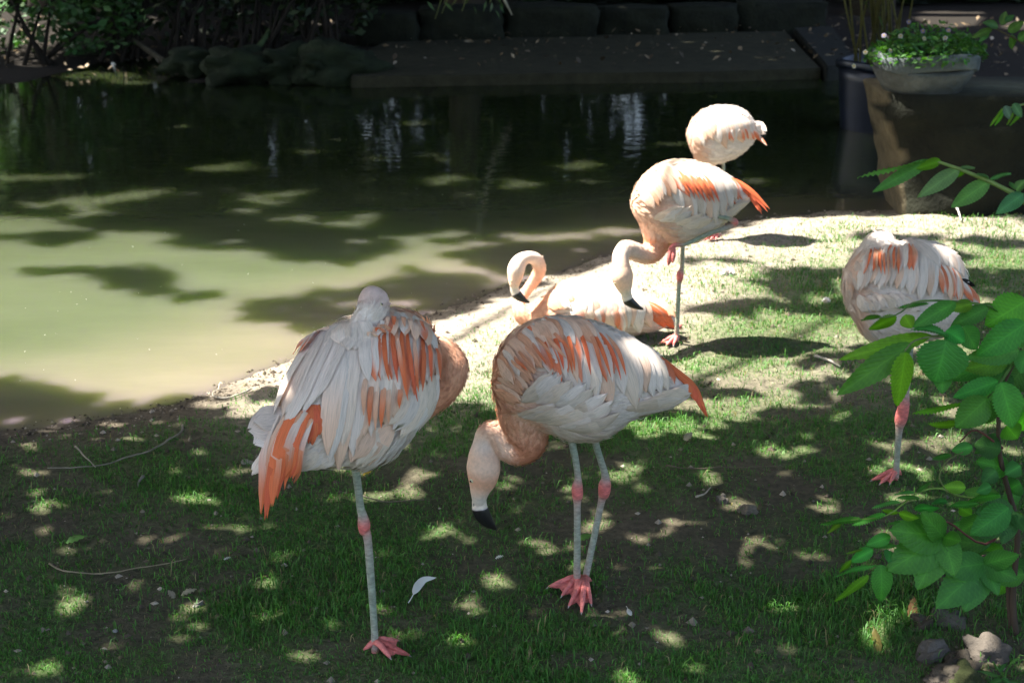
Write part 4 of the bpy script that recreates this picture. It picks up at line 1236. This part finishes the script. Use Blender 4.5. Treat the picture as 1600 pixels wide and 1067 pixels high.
b.feathers([(210, 650), (330, 640), (500, 640), (660, 680)], [(330, 760), (470, 740), (640, 720), (760, 760)], 9, 80, ['w', 'c', 'w'], .010, .10, .5, .9)
b.feathers([(110, 560), (160, 450), (220, 360)], [(180, 700), (230, 600), (270, 480)], 7, 44, ['l', 'p', 'ls'], .008, -.05, .4, .6)
b.feathers([(310, 290), (440, 260), (580, 250)], [(310, 450), (460, 480), (590, 470)], 8, 16, ['o', 'so', 's'], .022, -.05, .9, .6, web=False)

# ------------------------------------------------------------------ saplings at the right
def leaf_piece(mb, base, tip, width, nrm, col, serr=0.10, droop=0.10, fold=0.18, m_=14):
    base, tip = Vector(base), Vector(tip)
    ax = tip - base; L = ax.length; t = ax.normalized()
    N = Vector(nrm); N = (N - t * N.dot(t)).normalized()
    S = t.cross(N)
    vs_, cs_, uv = [], [], []
    ph = random.uniform(0, 6)
    for i in range(m_):
        u = i / (m_ - 1)
        w = width * .5 * (math.sin(math.pi * u ** .80) ** .75 if 0 < u < 1 else 0.0) * (1 - .12 * u)
        c = base + ax * u + N * (-droop * L * (u ** 2) + droop * L * u)
        sr = 1 + serr * (1 if i % 2 else -1) * (0 < u < 1)
        for x_ in (-1, -.5, 0, .5, 1):
            e = sr if abs(x_) == 1 else 1
            wav = .02 * L * math.sin(u * 7 + ph + x_) * abs(x_)
            vs_.append(tuple(c + S * w * x_ * e + N * (abs(x_) * w * fold + wav - (.004 * abs(x_) * (i % 2)))))
            k = 1.22 if x_ == 0 else (1.0 + .07 * (1 if i % 2 else -1))
            cs_.append(np.array(col) * k)
            uv.append((u, x_ * .5 + .5))
    mb.add(vs_, grid_quads(m_, 5), (), np.array(cs_), np.array(uv))

GREENS = [(0.075, 0.26, 0.026), (0.055, 0.21, 0.028), (0.045, 0.18, 0.026), (0.090, 0.26, 0.024)]
def leaf_at(parent, base_px, tip_px, w_px, Y, dY=0.0, col=None, nrm=None, serr=.10, name="leaf"):
    b0 = V(*base_px, Y); t0 = V(*tip_px, Y + dY)
    w = w_px * (Y / CP) / FPX
    if nrm is None:
        nrm = Vector((random.uniform(-.25, .25), -0.75 + random.uniform(-.2, .2), 1.0))
    mb = MB()
    leaf_piece(mb, b0, t0, w, nrm, np.array(col or random.choice(GREENS)) * np.array([random.uniform(.85, 1.45), random.uniform(.95, 1.3), random.uniform(.8, 1.3)]), serr * .5, random.uniform(-.06, .26), random.uniform(.04, .36), m_=30)
    return mb.build(name, M_big, parent)

def stem_px(parent, pts, name="stem", col=(0.07, 0.05, 0.035)):
    mb = MB()
    K = catmull([[*V(p[0], p[1], p[3]), p[2] * p[3] / FPX] for p in pts], 4)
    tube(mb, [tuple(k[:3]) for k in K], list(np.maximum(K[:, 3], .0006)), col, 8)
    return mb.build(name, M_bark, parent)

sb = G(1585, 985)
YS = sb.y
sap = empty("sapling", (sb.x, sb.y, gz(sb.x, sb.y)))
tag(sap, "leafy green sapling with broad toothed leaves at the lawn's edge", "sapling")
stem_px(sap, [(1588, 1000, 6, YS), (1583, 930, 5.5, YS), (1590, 830, 5, YS - .02), (1578, 775, 4.6, YS - .05), (1566, 730, 4.2, YS - .08), (1560, 680, 4, YS - .10), (1566, 610, 3, YS - .12), (1596, 545, 2.6, YS - .15)])
stem_px(sap, [(1580, 1000, 5, YS + .02), (1576, 930, 4.6, YS + .02), (1570, 870, 4, YS), (1535, 868, 2, YS - .1)])
stem_px(sap, [(1588, 800, 3.5, YS - .03), (1540, 850, 2.2, YS - .12), (1480, 815, 1.8, YS - .2), (1471, 842, 1.5, YS - .25)], col=(0.12, 0.045, 0.035))
stem_px(sap, [(1566, 700, 2.5, YS - .09), (1525, 672, 1.6, YS - .15), (1500, 690, 1.2, YS - .2)], col=(0.12, 0.045, 0.035))
stem_px(sap, [(1610, 530, 2.6, YS - .15), (1563, 597, 2.2, YS - .2), (1543, 622, 1.7, YS - .22), (1515, 660, 1.2, YS - .25)], col=(0.10, 0.20, 0.05))
stem_px(sap, [(1600, 560, 3, YS - .15), (1560, 500, 2.4, YS - .2), (1545, 478, 2.2, YS - .22), (1440, 470, 1.6, YS - .3), (1400, 492, 1.2, YS - .33), (1345, 500, .8, YS - .35)], col=(0.10, 0.17, 0.05))
stem_px(sap, [(1545, 530, 2.2, YS - .2), (1470, 525, 2, YS - .3), (1430, 532, 1.6, YS - .34), (1414, 548, 1.2, YS - .36)], col=(0.14, 0.17, 0.07))
stem_px(sap, [(1566, 780, 2, YS - .08), (1500, 775, 1.8, YS - .2), (1470, 763, 1.8, YS - .3), (1433, 770, 1.6, YS - .36), (1385, 805, 1.2, YS - .42), (1330, 812, .7, YS - .46)], col=(0.16, 0.26, 0.05))
stem_px(sap, [(1480, 770, 1.2, YS - .28), (1468, 745, 1.2, YS - .28), (1480, 720, 1.0, YS - .27), (1505, 706, .8, YS - .25)], col=(0.12, 0.15, 0.05))
Z1, Z2, Z3 = (320 / 1423, 1280, 440), (320 / 1423, 1280, 660), (320 / 1600, 1280, 860)
YG = (0.10, 0.27, 0.018); DK = (0.030, 0.12, 0.020); BL = (0.050, 0.235, 0.042)
up = Vector((0, -.35, 1)); face = Vector((0, -1, .55)); und = Vector((.2, -1, -.2))
L1 = [((780, 370), (130, 545), 120, -.30, YG, face), ((640, 430), (120, 790), 170, -.32, None, face), ((600, 488), (540, 868), 165, -.36, YG, und), ((885, 405), (800, 705), 345, -.32, BL, face), ((850, 590), (856, 780), 130, -.30, None, face),
      ((950, 142), (640, 322), 120, -.30, BL, face), ((760, 150), (545, 182), 50, -.30, BL, up), ((540, 245), (345, 335), 110, -.33, YG, und), ((590, 235), (645, 325), 100, -.33, YG, und), ((430, 238), (292, 270), 50, -.35, None, up),
      ((1175, 180), (912, 312), 120, -.24, BL, face), ((1065, 152), (905, 195), 90, -.25, YG, face), ((1440, 130), (1150, 305), 240, -.22, None, face), ((1440, 285), (1090, 515), 200, -.24, BL, face), ((1390, 478), (1020, 530), 160, -.20, BL, face),
      ((1310, 560), (1000, 605), 150, -.17, None, face), ((1245, 690), (928, 805), 130, -.22, BL, face), ((1172, 810), (945, 1015), 210, -.25, None, face), ((1262, 698), (1345, 1020), 210, -.25, BL, face), ((1005, 848), (648, 916), 60, -.24, YG, up),
      ((965, 985), (760, 990), 70, -.2, YG, und), ((1000, 310), (1095, 475), 150, -.28, None, face), ((880, 340), (1010, 420), 150, -.29, BL, face), ((1280, 210), (1125, 150), 70, -.2, None, up), ((1290, 600), (1190, 770), 200, -.12, DK, face),
      ((1420, 590), (1290, 770), 220, -.10, DK, face), ((900, 370), (640, 330), 90, -.31, BL, up), ((1430, 480), (1400, 640), 160, -.18, BL, face), ((1200, 830), (1160, 990), 130, -.16, DK, face), ((1300, 1000), (1380, 1090), 160, -.16, YG, und)]
L2 = [((668, 482), (788, 405), 52, -.38, None, up), ((662, 482), (522, 497), 34, -.40, BL, up), ((700, 525), (538, 522), 44, -.38, BL, up), ((562, 550), (368, 592), 44, -.41, BL, up), ((458, 632), (228, 712), 60, -.43, BL, up), ((300, 665), (12, 702), 60, -.45, None, up),
      ((160, 680), (58, 772), 50, -.46, YG, und), ((660, 602), (838, 590), 80, -.35, BL, up), ((550, 630), (695, 665), 80, -.36, YG, und), ((440, 610), (560, 630), 40, -.4, YG, und), ((915, 222), (788, 252), 60, -.26, None, up), ((1065, 170), (918, 195), 90, -.22, BL, face), ((1265, 185), (1075, 150), 170, -.12, DK, face),
      ((500, 790), (325, 852), 90, -.35, BL, face), ((375, 880), (215, 970), 90, -.37, BL, face), ((300, 880), (186, 908), 24, -.37, YG, up), ((225, 955), (140, 1042), 56, -.37, YG, und), ((540, 850), (280, 868), 60, -.33, BL, up), ((1020, 450), (855, 450), 90, -.25, None, face),
      ((1195, 440), (1095, 485), 80, -.2, BL, face), ((1260, 500), (1020, 550), 80, -.22, None, up), ((1320, 590), (1050, 780), 200, -.14, BL, face), ((1410, 635), (1310, 650), 60, -.1, YG, up), ((890, 545), (780, 560), 60, -.3, BL, up), ((700, 690), (470, 700), 60, -.33, BL, up),
      ((870, 690), (700, 650), 80, -.3, None, up), ((1110, 560), (900, 580), 70, -.26, BL, up), ((1230, 330), (1130, 420), 120, -.1, DK, face), ((1400, 300), (1290, 360), 120, -.1, BL, face), ((1400, 420), (1310, 470), 150, -.06, None, face), ((980, 590), (1060, 640), 90, -.2, YG, und)]
L3 = [((480, 108), (480, 398), 180, -.36, None, Vector((0, -1, .25))), ((388, 192), (122, 397), 90, -.38, YG, und), ((450, 112), (122, 202), 44, -.38, None, up), ((560, 0), (540, 90), 120, -.34, BL, face)]
for Zc, LL in ((Z1, L1), (Z2, L2), (Z3, L3)):
    for bp, tp, w_, dY, col, nr in LL:
        k, ox, oy = Zc
        leaf_at(sap, (ox + bp[0] * k, oy + bp[1] * k), (ox + tp[0] * k, oy + tp[1] * k), w_ * k * 1.12, YS + dY, random.uniform(-.03, .02), tuple(np.array(col or random.choice(GREENS)) * random.uniform(.85, 1.15)),
                Vector(nr) + Vector((random.uniform(-.2, .2), 0, random.uniform(-.1, .1))))
def palmate(parent, base_px, tips, Y, col):
    mb = MB()
    b0 = V(*base_px, Y)
    for q, (tx, ty, wf) in enumerate(tips):
        t0 = V(tx, ty, Y - .05)
        back = (t0 - b0) * -.06
        leaf_piece(mb, b0 + back + Vector((0, -.0007 * q, 0)), t0, (t0 - b0).length * wf, Vector((0, -1, .6)), np.array(col) * random.uniform(.94, 1.06) * 1.2, .035, .05, .05, 34)
    return mb.build("leaf", M_big, parent)
palmate(sap, (1474, 838), [(1390, 828, .62), (1386, 892, .66), (1433, 922, .62), (1492, 900, .75), (1500, 845, .7), (1440, 800, .5)], YS - .32, (0.058, 0.20, 0.028))
palmate(sap, (1538, 880), [(1470, 890, .55), (1463, 950, .62), (1507, 956, .62), (1560, 930, .6), (1590, 905, .7), (1592, 866, .55)], YS - .22, (0.048, 0.18, 0.034))
palmate(sap, (1582, 800), [(1525, 800, .6), (1530, 840, .6), (1566, 850, .6), (1602, 830, .6)], YS - .1, (0.045, 0.14, 0.035))
for q in range(30):
    bx_, by_ = random.uniform(1530, 1650), random.uniform(520, 900)
    an = random.uniform(1.6, 3.6)
    ln = random.uniform(45, 80)
    leaf_at(sap, (bx_, by_), (bx_ + ln * math.cos(an), by_ + ln * math.sin(an) * .7), random.uniform(24, 42), YS + random.uniform(-.08, .18), random.uniform(-.05, .05), random.choice([DK, GREENS[2], GREENS[1]]), face)

# second sapling off to the right, its branches reaching in above
s2 = Vector((1.62, 2.75, 0))
sp2 = empty("ash_sapling", (s2.x, s2.y, gz(s2.x, s2.y)))
tag(sp2, "ash sapling reaching a paired-leaf twig across the dark pond end", "sapling")
mb = MB()
tube(mb, [(s2.x, s2.y, -.05), (s2.x + .02, s2.y, .5), (s2.x - .02, s2.y + .02, 1.0), (s2.x, s2.y, 1.7)], [.016, .013, .010, .005], (0.08, 0.065, 0.045), 8)
mb.build("trunk", M_bark, sp2)
ZA = (280 / 1600, 1320, 230)
YA = 2.55
def za(x, y): return ZA[1] + x * ZA[0], ZA[2] + y * ZA[0]
mb = MB()
pts = [(760, 120), (860, 140), (1020, 195), (1290, 305), (1500, 410), (1600, 490)]
P = [V(*za(*p), YA) for p in pts] + [Vector((s2.x, s2.y + .01, .93))]
tube(mb, [tuple(p) for p in P], [.0022, .0028, .0034, .0040, .0046, .005, .007], (0.22, 0.30, 0.10), 8)
mb.build("twig", M_leaf, sp2)
PG = (0.10, 0.22, 0.085)
for bp, tp, w_, col, nr in [((760, 112), (112, 272), 60, (0.075, 0.19, 0.03), up), ((765, 115), (245, 405), 130, (0.07, 0.19, 0.065), face), ((860, 125), (640, 195), 110, YG, und), ((1025, 190), (648, 452), 150, PG, face), ((1020, 185), (1165, 180), 60, PG, up), ((1080, 200), (980, 275), 60, YG, und),
                            ((1295, 300), (948, 540), 170, PG, face), ((1295, 285), (1485, 230), 70, PG, up), ((1290, 270), (1180, 235), 60, PG, up), ((1600, 415), (1350, 595), 150, (0.075, 0.19, 0.075), face), ((1530, 390), (1620, 290), 120, PG, up), ((1530, 370), (1470, 310), 60, PG, up)]:
    leaf_at(sp2, za(*bp), za(*tp), w_ * ZA[0], YA, random.uniform(-.03, .03), col, nr, .06)
mb = MB()
P = [V(1566, 172, 2.5), V(1590, 165, 2.52), V(1620, 160, 2.56), Vector((s2.x, s2.y, 1.36))]
tube(mb, [tuple(p) for p in P], [.0015, .002, .003, .005], (0.2, 0.27, 0.1), 6)
mb.build("twig", M_leaf, sp2)
for bp, tp, w_, nr in [((1568, 170), (1548, 198), 6, und), ((1570, 172), (1555, 197), 7, und), ((1570, 166), (1580, 188), 15, face), ((1584, 162), (1597, 184), 16, face), ((1584, 176), (1574, 196), 6, und), ((1596, 178), (1578, 197), 7, und)]:
    leaf_at(sp2, bp, tp, w_, 2.5, 0, (0.10, 0.20, 0.12) if nr is face else YG, nr, .05)

# twig of another bush at the top right, beyond the planter
tw = empty("leafy_twig", tuple(G(1640, 250)))
tag(tw, "small leafy twig above the boulder beside the planter", "twig")
mb = MB()
P = [V(1520, 58, 6.3), V(1555, 45, 6.3), V(1585, 60, 6.3), V(1625, 85, 6.35), V(1650, 160, 6.4), G(1660, 380) + Vector((0, 0, -.03))]
tube(mb, [tuple(p) for p in P], [.002, .003, .004, .006, .009, .012], (0.08, 0.07, 0.04), 6)
mb.build("stem", M_bark, tw)
for bp, tp, w_ in [((1550, 46), (1518, 60), 12), ((1560, 42), (1535, 36), 14), ((1565, 40), (1572, 18), 14), ((1575, 50), (1600, 34), 16), ((1580, 55), (1582, 78), 14), ((1590, 62), (1612, 50), 16), ((1545, 50), (1530, 66), 10), ((1605, 72), (1630, 60), 16), ((1570, 34), (1585, 24), 10)]:
    leaf_at(tw, bp, tp, w_, 6.3, random.uniform(-.05, .05), (0.05, 0.14, 0.04), face, .05)
# small plant in the bottom right corner
q0 = G(1572, 1075)
sm = empty("seedling", (q0.x, q0.y, gz(q0.x, q0.y)))
tag(sm, "small seedling with smooth oval leaves by the broken earth", "seedling")
stem_px(sm, [(1572, 1078, 2.2, q0.y), (1568, 1056, 2, q0.y - .02), (1556, 1040, 1.5, q0.y - .03)], col=(0.10, 0.22, 0.05))
for bp, tp, w_ in [((1564, 1056), (1527, 1047), 9), ((1570, 1058), (1590, 1028), 20), ((1558, 1046), (1553, 1032), 8), ((1566, 1062), (1538, 1070), 16), ((1560, 1048), (1572, 1036), 9), ((1572, 1066), (1600, 1072), 14), ((1566, 1058), (1580, 1070), 12)]:
    leaf_at(sm, bp, tp, w_, q0.y - .03, random.uniform(-.03, .03), (0.06, 0.17, 0.045), up, 0.0)

# ------------------------------------------------------------------ grass
n = 520000
yy = 2.2 * (8.2 / 2.2) ** rng.random(n)
half = 0.39 * yy + 0.35
xx = rng.uniform(-1, 1, n) * half
dens = grass_density(xx, yy)
keep = (rng.random(n) < dens) & (pond_sd(xx, yy) > 0.08)
clump = vnoise(xx * 24, yy * 24, 201)
keep &= rng.random(n) < (.25 + .8 * clump)
xx, yy = xx[keep], yy[keep]
n = len(xx)
zz = ground_h(xx, yy)
u, v = to_px(xx, yy)
tall = np.ones(n)
for cx_, cy_, rx, ry, k in lush_px:
    tall += (k - 1) * np.exp(-(((u - cx_) / rx) ** 2 + ((v - cy_) / ry) ** 2))
Lb = rng.gamma(5, .0037, n) * (.65 + .7 * vnoise(xx * 2.5, yy * 2.5, 211)) * tall
Lb = np.clip(Lb, .008, .12)
wb = rng.uniform(.0008, .0016, n) * (1 + .10 * (yy - 3).clip(0))
az = rng.uniform(0, 2 * np.pi, n)
lean = rng.uniform(.15, 1.1, n)
dx, dy_ = np.cos(az) * lean, np.sin(az) * lean
wx_, wy_ = -np.sin(az + rng.normal(0, .6, n)), np.cos(az + rng.normal(0, .6, n))
base = np.stack([xx, yy, zz - .003], 1)
side = np.stack([wx_ * wb, wy_ * wb, np.zeros(n)], 1)
mid = base + np.stack([dx * Lb * .35, dy_ * Lb * .35, Lb * .62], 1)
tip = base + np.stack([dx * Lb * .95, dy_ * Lb * .95, Lb * (.95 - .45 * lean)], 1)
vv = np.stack([base - side, base + side, mid + side * .8, mid - side * .8, tip], 1).reshape(-1, 3)
kk = np.arange(n)[:, None] * 5
quads = kk + np.array([[0, 1, 2, 3]]); tris = kk + np.array([[3, 2, 4]])
g0 = np.array([0.050, 0.178, 0.027]); g1_ = np.array([0.095, 0.235, 0.040]); dryc = np.array([0.26, 0.22, 0.11])
a = rng.random((n, 1)); cc = g0 * (1 - a) + g1_ * a
cc *= rng.uniform(.75, 1.2, (n, 1))
isdry = (rng.random((n, 1)) < .06 + .12 * (u[:, None] > 900) * (v[:, None] < 650)); cc = np.where(isdry, dryc * rng.uniform(.6, 1.1, (n, 1)), cc)
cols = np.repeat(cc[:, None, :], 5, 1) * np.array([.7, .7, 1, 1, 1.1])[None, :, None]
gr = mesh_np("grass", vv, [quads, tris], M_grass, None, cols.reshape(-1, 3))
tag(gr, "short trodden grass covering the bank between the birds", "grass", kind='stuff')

# crumbs of earth and bits of leaf
n = 5200
yy = 2.2 * (7.6 / 2.2) ** rng.random(n); xx = rng.uniform(-1, 1, n) * (0.39 * yy + .3)
k_ = (pond_sd(xx, yy) > -.04)
xx, yy = xx[k_], yy[k_]; n = len(xx); zz = ground_h(xx, yy)
sz = rng.gamma(2, .0022, n).clip(.002, .016)
dirs = np.array([[1, 0, 0], [0, 1, 0], [-1, 0, 0], [0, -1, 0], [0, 0, .8], [0, 0, -.6]], float)
vv = (np.stack([xx, yy, zz + .001], 1)[:, None, :] + dirs[None] * sz[:, None, None] * rng.uniform(.55, 1.3, (n, 6, 1))).reshape(-1, 3)
kk = np.arange(n)[:, None] * 6
tr = np.concatenate([kk + np.array([t_]) for t_ in [(0, 1, 4), (1, 2, 4), (2, 3, 4), (3, 0, 4), (1, 0, 5), (2, 1, 5), (3, 2, 5), (0, 3, 5)]])
pal = np.array([[.10, .08, .06], [.20, .17, .13], [.36, .31, .25], [.07, .055, .04], [.13, .11, .06]])
ci = rng.choice(5, n, p=[.32, .22, .13, .23, .10])
cr = mesh_np("earth_crumbs", vv, tr, M_ground, None, np.repeat(pal[ci] * rng.uniform(.7, 1.2, (n, 1)), 6, axis=0), smooth=False)
tag(cr, "small crumbs of dry earth and leaf strewn over the bank", "earth", kind='stuff')
n = 1500
yy = 11.8 + 5 * rng.random(n); xx = rng.uniform(-7.5, 6, n)
n_keep = pond_sd(xx, yy) > -.02
xx, yy = xx[n_keep], yy[n_keep]; n = len(xx)
P = np.stack([xx, yy, ground_h(xx, yy) + .055 * ((xx > -1.4) & (xx < 3.4)) + .02], 1)
T, N = rand_dirs(n, .75)
L = rng.uniform(.03, .09, n)
v, f = leaf_quads(P, L, L * .55, T, N)
lc = np.array([[.16, .11, .06], [.26, .20, .13], [.07, .05, .03], [.36, .30, .22]])[rng.choice(4, n, p=[.4, .2, .33, .07])]
ll = mesh_np("leaf_litter", v, f, M_plain, None, np.repeat(lc, 4, axis=0))
tag(ll, "dead leaves littering the far bank and slab", "leaves", kind='stuff')

# ------------------------------------------------------------------ twigs, stones and shed feathers on the ground
def ground_tube(name, label, cat, pts, rad, col, group=None, z=.012, branches=()):
    rad = rad * .68; z = z * .85
    mb = MB()
    def chain(pp, r):
        K = catmull([list(p) for p in pp], 5)
        P = []
        for k in K:
            p = G(k[0], k[1]); p.z = gz(p.x, p.y) + z + (k[2] if len(k) > 2 else 0); p.z = max(p.z, ZW + .004); P.append(tuple(p))
        tube(mb, P, list(np.linspace(r, r * .4, len(P)) * (1 + .15 * np.sin(np.arange(len(P)) * 2.1))), np.array(col), 7)
    chain(pts, rad)
    for bq in branches: chain(bq, rad * .6)
    o = mb.build(name, M_bark)
    return tag(o, label, cat, group)
tg = "fallen twigs on the bank"
ground_tube("twig", "long curved twig pointing at the pond behind the resting bird", "twig", [(286, 670), (284, 682), (262, 698), (235, 712), (200, 722), (165, 732), (110, 738), (75, 738)], .006, (.20, .18, .14), tg, .014)
ground_tube("twig", "short straight twig crossing the long curved twig", "twig", [(119, 712), (135, 726), (150, 738)], .005, (.30, .26, .20), tg, .022)
ground_tube("twig", "thin pale twig lying flat in the shaded grass", "twig", [(78, 890), (95, 898), (130, 900), (180, 897), (240, 887), (292, 877)], .004, (.24, .20, .13), tg, .018)
ground_tube("twig", "small dark forked twig stub near the sunny grass patch", "twig", [(224, 748), (217, 756), (217, 765)], .007, (.16, .15, .13), tg, .014)
ground_tube("twig", "bleached forked stick lying at the waterline", "twig", [(390, 600), (375, 609), (350, 615), (336, 610), (331, 600), (340, 592)], .006, (.42, .38, .31), tg, .012, [[(340, 594, .0), (343, 588, .02), (347, 592, .02)]])
ground_tube("twig", "thin dark twig lying between the legs of the two front birds", "twig", [(560, 778), (600, 787), (640, 786), (690, 778)], .0035, (.13, .11, .08), tg, .014)
ground_tube("twig", "long thin twig lying behind the grazing bird", "twig", [(1040, 738), (1100, 742), (1160, 738), (1225, 733)], .0035, (.12, .10, .07), tg, .014)
ground_tube("twig", "short pale stick on the bare earth behind the grazing bird", "twig", [(1087, 782), (1100, 778), (1110, 770)], .005, (.34, .30, .24), tg, .012)
ground_tube("twig", "knobbly pale stick in the sunny grass before the hunched bird", "twig", [(1272, 560), (1292, 566), (1302, 572), (1312, 578)], .009, (.44, .40, .34), tg, .012)
ground_tube("twig", "pale stick poking up at the lawn's end by the boulder", "twig", [(1490, 335, .06), (1496, 342, .03), (1502, 348, 0)], .010, (.45, .42, .38), tg, .012)

def feather_on_ground(label, pts, wid, col):
    K = catmull([list(p) for p in pts], 6)
    mb = MB(); vs_, cs_ = [], []
    m_ = len(K)
    P = []
    for k in K:
        p = G(k[0], k[1]); p.z = gz(p.x, p.y) + .02
        # stands up as seen: lift along the ray
        d = (Vector((0, 0, CH)) - p).normalized(); p = p + d * k[2]; P.append(p)
    for i, p in enumerate(P):
        u = i / (m_ - 1)
        t = (P[min(i + 1, m_ - 1)] - P[max(i - 1, 0)]).normalized()
        N = Vector((0, -.6, .8)); N = (N - t * N.dot(t)).normalized(); s_ = t.cross(N)
        w = wid * (.12 if u < .3 else math.sin(math.pi * ((u - .3) / .7) ** .8 * .97 + .08) ** .8)
        for x_ in (-1, 0, 1):
            vs_.append(tuple(p + s_ * w * x_ - N * abs(x_) * w * .3)); cs_.append(col)
    mb.add(vs_, grid_quads(m_, 3), (), np.array(cs_))
    o = mb.build("shed_feather", M_feather)
    tag(o, label, "feather", "shed feathers on the grass")
feather_on_ground("single curved white feather sticking up in the shaded grass", [(638, 948, .0), (645, 936, .02), (652, 922, .04), (662, 912, .05), (682, 910, .05)], .011, (.62, .64, .60))
feather_on_ground("small flat white feather lying in front of the grazing bird's feet", [(978, 960, .0), (982, 968, .01), (986, 976, .005)], .006, (.6, .6, .56))

def fluff(label, px_, py_, r):
    p = G(px_, py_); p.z = gz(p.x, p.y)
    k = 170
    d = rng.normal(0, 1, (k, 3)); d[:, 2] = np.abs(d[:, 2]); d /= np.linalg.norm(d, axis=1, keepdims=True)
    T = d; N = np.cross(d, rng.normal(0, 1, (k, 3))); N /= np.linalg.norm(N, axis=1, keepdims=True)
    Pc = np.array(p) + d * r * .5
    v, f = leaf_quads(Pc, np.full(k, r * 1.0), np.full(k, r * .35), T, N)
    o = mesh_np("down_tuft", v, f, M_feather, None, np.full((len(v), 3), .78))
    tag(o, label, "feather", "tufts of white down on the grass")
fluff("fluffy white tuft of down on the grass behind the sunlit one-legged bird", 1137, 432, .036)
fluff("smaller white tuft of down on the grass before the hunched bird", 1291, 474, .020)

stones = [(1458, 1020, .07, .05, "flat grey stone at the edge of the broken earth", (.16, .14, .12)), (1500, 1045, .10, .05, "long low clod lying in the broken earth", (.12, .10, .075)), (1536, 1018, .08, .06, "rough grey clod beneath the sapling stems", (.17, .145, .12)),
          (1470, 1058, .09, .03, "flat slab of dry earth by the seedling", (.15, .125, .10)), (1508, 1070, .10, .06, "mossy clod beside the seedling", (.07, .085, .03)), (1440, 975, .06, .03, "brown clod at the foot of the lush grass tuft", (.14, .11, .08)),
          (1480, 960, .09, .03, "pale slab of earth under the big lobed leaf", (.17, .15, .12)), (1165, 800, .05, .025, "low pale clod on the bare patch", (.20, .17, .13)), (1128, 785, .03, .03, "small grey pebble on the bare patch", (.22, .20, .17)),
          (310, 940, .022, .015, "small pale pebble in the shaded grass beside the thin twig", (.26, .25, .22)), (180, 985, .012, .01, "tiny round white pebble in the shaded grass", (.5, .5, .48)), (385, 722, .03, .012, "flat pale chip under the resting bird's tail", (.36, .33, .27))]
for k, (px_, py_, w_, h_, lab, col) in enumerate(stones):
    p = G(px_, py_)
    mb = MB()
    rock_mesh(mb, (p.x, p.y, gz(p.x, p.y) + h_ * .02), (w_ * 1.1, w_ * random.uniform(.6, .9), h_ * 1.1), 300 + k * 7, np.array(col) * .55, random.uniform(0, 3), .36, 8, .3)
    tag(mb.build("stone", M_stone), lab, "stone", "clods and stones on the bank")

# fallen leaves
def fallen(label, px_, py_, L, col, ang, tilt=.25):
    p = G(px_, py_); p.z = gz(p.x, p.y) + .018
    d = Vector((math.cos(ang), math.sin(ang), tilt))
    mb = MB(); leaf_piece(mb, p - d * L / 2, p + d * L / 2, L * .5, Vector((.1, -.2, 1)), col, .06, .2, .25, 10)
    tag(mb.build("fallen_leaf", M_leaf), label, "leaf", "leaves fallen on the bank")
fallen("brown curled dead leaf standing in the lush grass tuft", 1425, 958, .05, (.20, .11, .05), 1.2, .9)
fallen("olive dead leaf at the shaded side of the lush grass tuft", 1368, 1008, .05, (.12, .10, .03), 1.6, .8)
fallen("green fallen leaf on the grass behind the grazing bird's shanks", 915, 845, .05, (.10, .22, .05), .3)
fallen("green leaf lying in the shaded grass below the sunny patch", 120, 848, .06, (.07, .17, .04), .2)
fallen("yellow-brown leaf on the ground behind the resting bird's leg", 574, 747, .03, (.45, .30, .05), .5)
fallen("pale dry leaf in the shaded grass beyond the thin twig", 295, 928, .04, (.34, .30, .22), .4)
fallen("grey dry leaf among the shaded grass by the pebble", 268, 932, .035, (.28, .25, .20), 2.2)
fallen("pale dead leaf on the dark earth behind the grazing bird", 1075, 695, .05, (.30, .27, .20), 1.0)
fallen("white petal on the shaded grass in front of the grazing bird", 780, 875, .022, (.6, .6, .6), .2)
fallen("pale bit of leaf in the shade under the thin pale twig", 355, 878, .018, (.5, .52, .55), .2)

# petals and seed fluff afloat
n = 90
px_ = rng.uniform(-100, 760, n); py_ = rng.uniform(230, 620, n)
P = np.array([tuple(G(a_, b_, ZW + .004)) for a_, b_ in zip(px_, py_)])
P = P[pond_sd(P[:, 0], P[:, 1]) < -.12]
T, N = rand_dirs(len(P), .95); T[:, 2] = 0; N[:] = (0, 0, 1)
L = rng.uniform(.004, .013, len(P))
v, f = leaf_quads(P, L, L * .5, T, N)
fp = mesh_np("floating_petals", v, f, M_plain, None, np.full((len(v), 3), .32))
tag(fp, "white specks of petal and seed fluff floating on the pond", "petals", kind='stuff')

# pebbles, mud crumbs and droppings along the waterline
seg = np.array([tuple(G(x_, y_, ZW).xy) for x_, y_ in near_px])
k_ = rng.integers(0, len(seg) - 1, 2600); t_ = rng.random((2600, 1))
P2 = seg[k_] * (1 - t_) + seg[k_ + 1] * t_ + rng.normal(0, 1, (2600, 2)) * np.array([.05, .09]) + np.array([.03, -.06])
ok = pond_sd(P2[:, 0], P2[:, 1]) > -.05
P2 = P2[ok]; n = len(P2)
zz = np.maximum(ground_h(P2[:, 0], P2[:, 1]), ZW)
sz = rng.gamma(2, .0018, n).clip(.0015, .010)
vv = (np.stack([P2[:, 0], P2[:, 1], zz + .001], 1)[:, None, :] + dirs[None] * sz[:, None, None] * rng.uniform(.55, 1.3, (n, 6, 1))).reshape(-1, 3)
kk = np.arange(n)[:, None] * 6
tr = np.concatenate([kk + np.array([q_]) for q_ in [(0, 1, 4), (1, 2, 4), (2, 3, 4), (3, 0, 4), (1, 0, 5), (2, 1, 5), (3, 2, 5), (0, 3, 5)]])
ci = rng.choice(5, n, p=[.30, .2, .12, .30, .08])
sp = mesh_np("shore_pebbles", vv, tr, M_stone, None, np.repeat(pal[ci] * rng.uniform(.5, 1.2, (n, 1)), 6, axis=0), smooth=False)
tag(sp, "muddy crumbs and tiny pebbles along the waterline", "pebbles", kind='stuff')
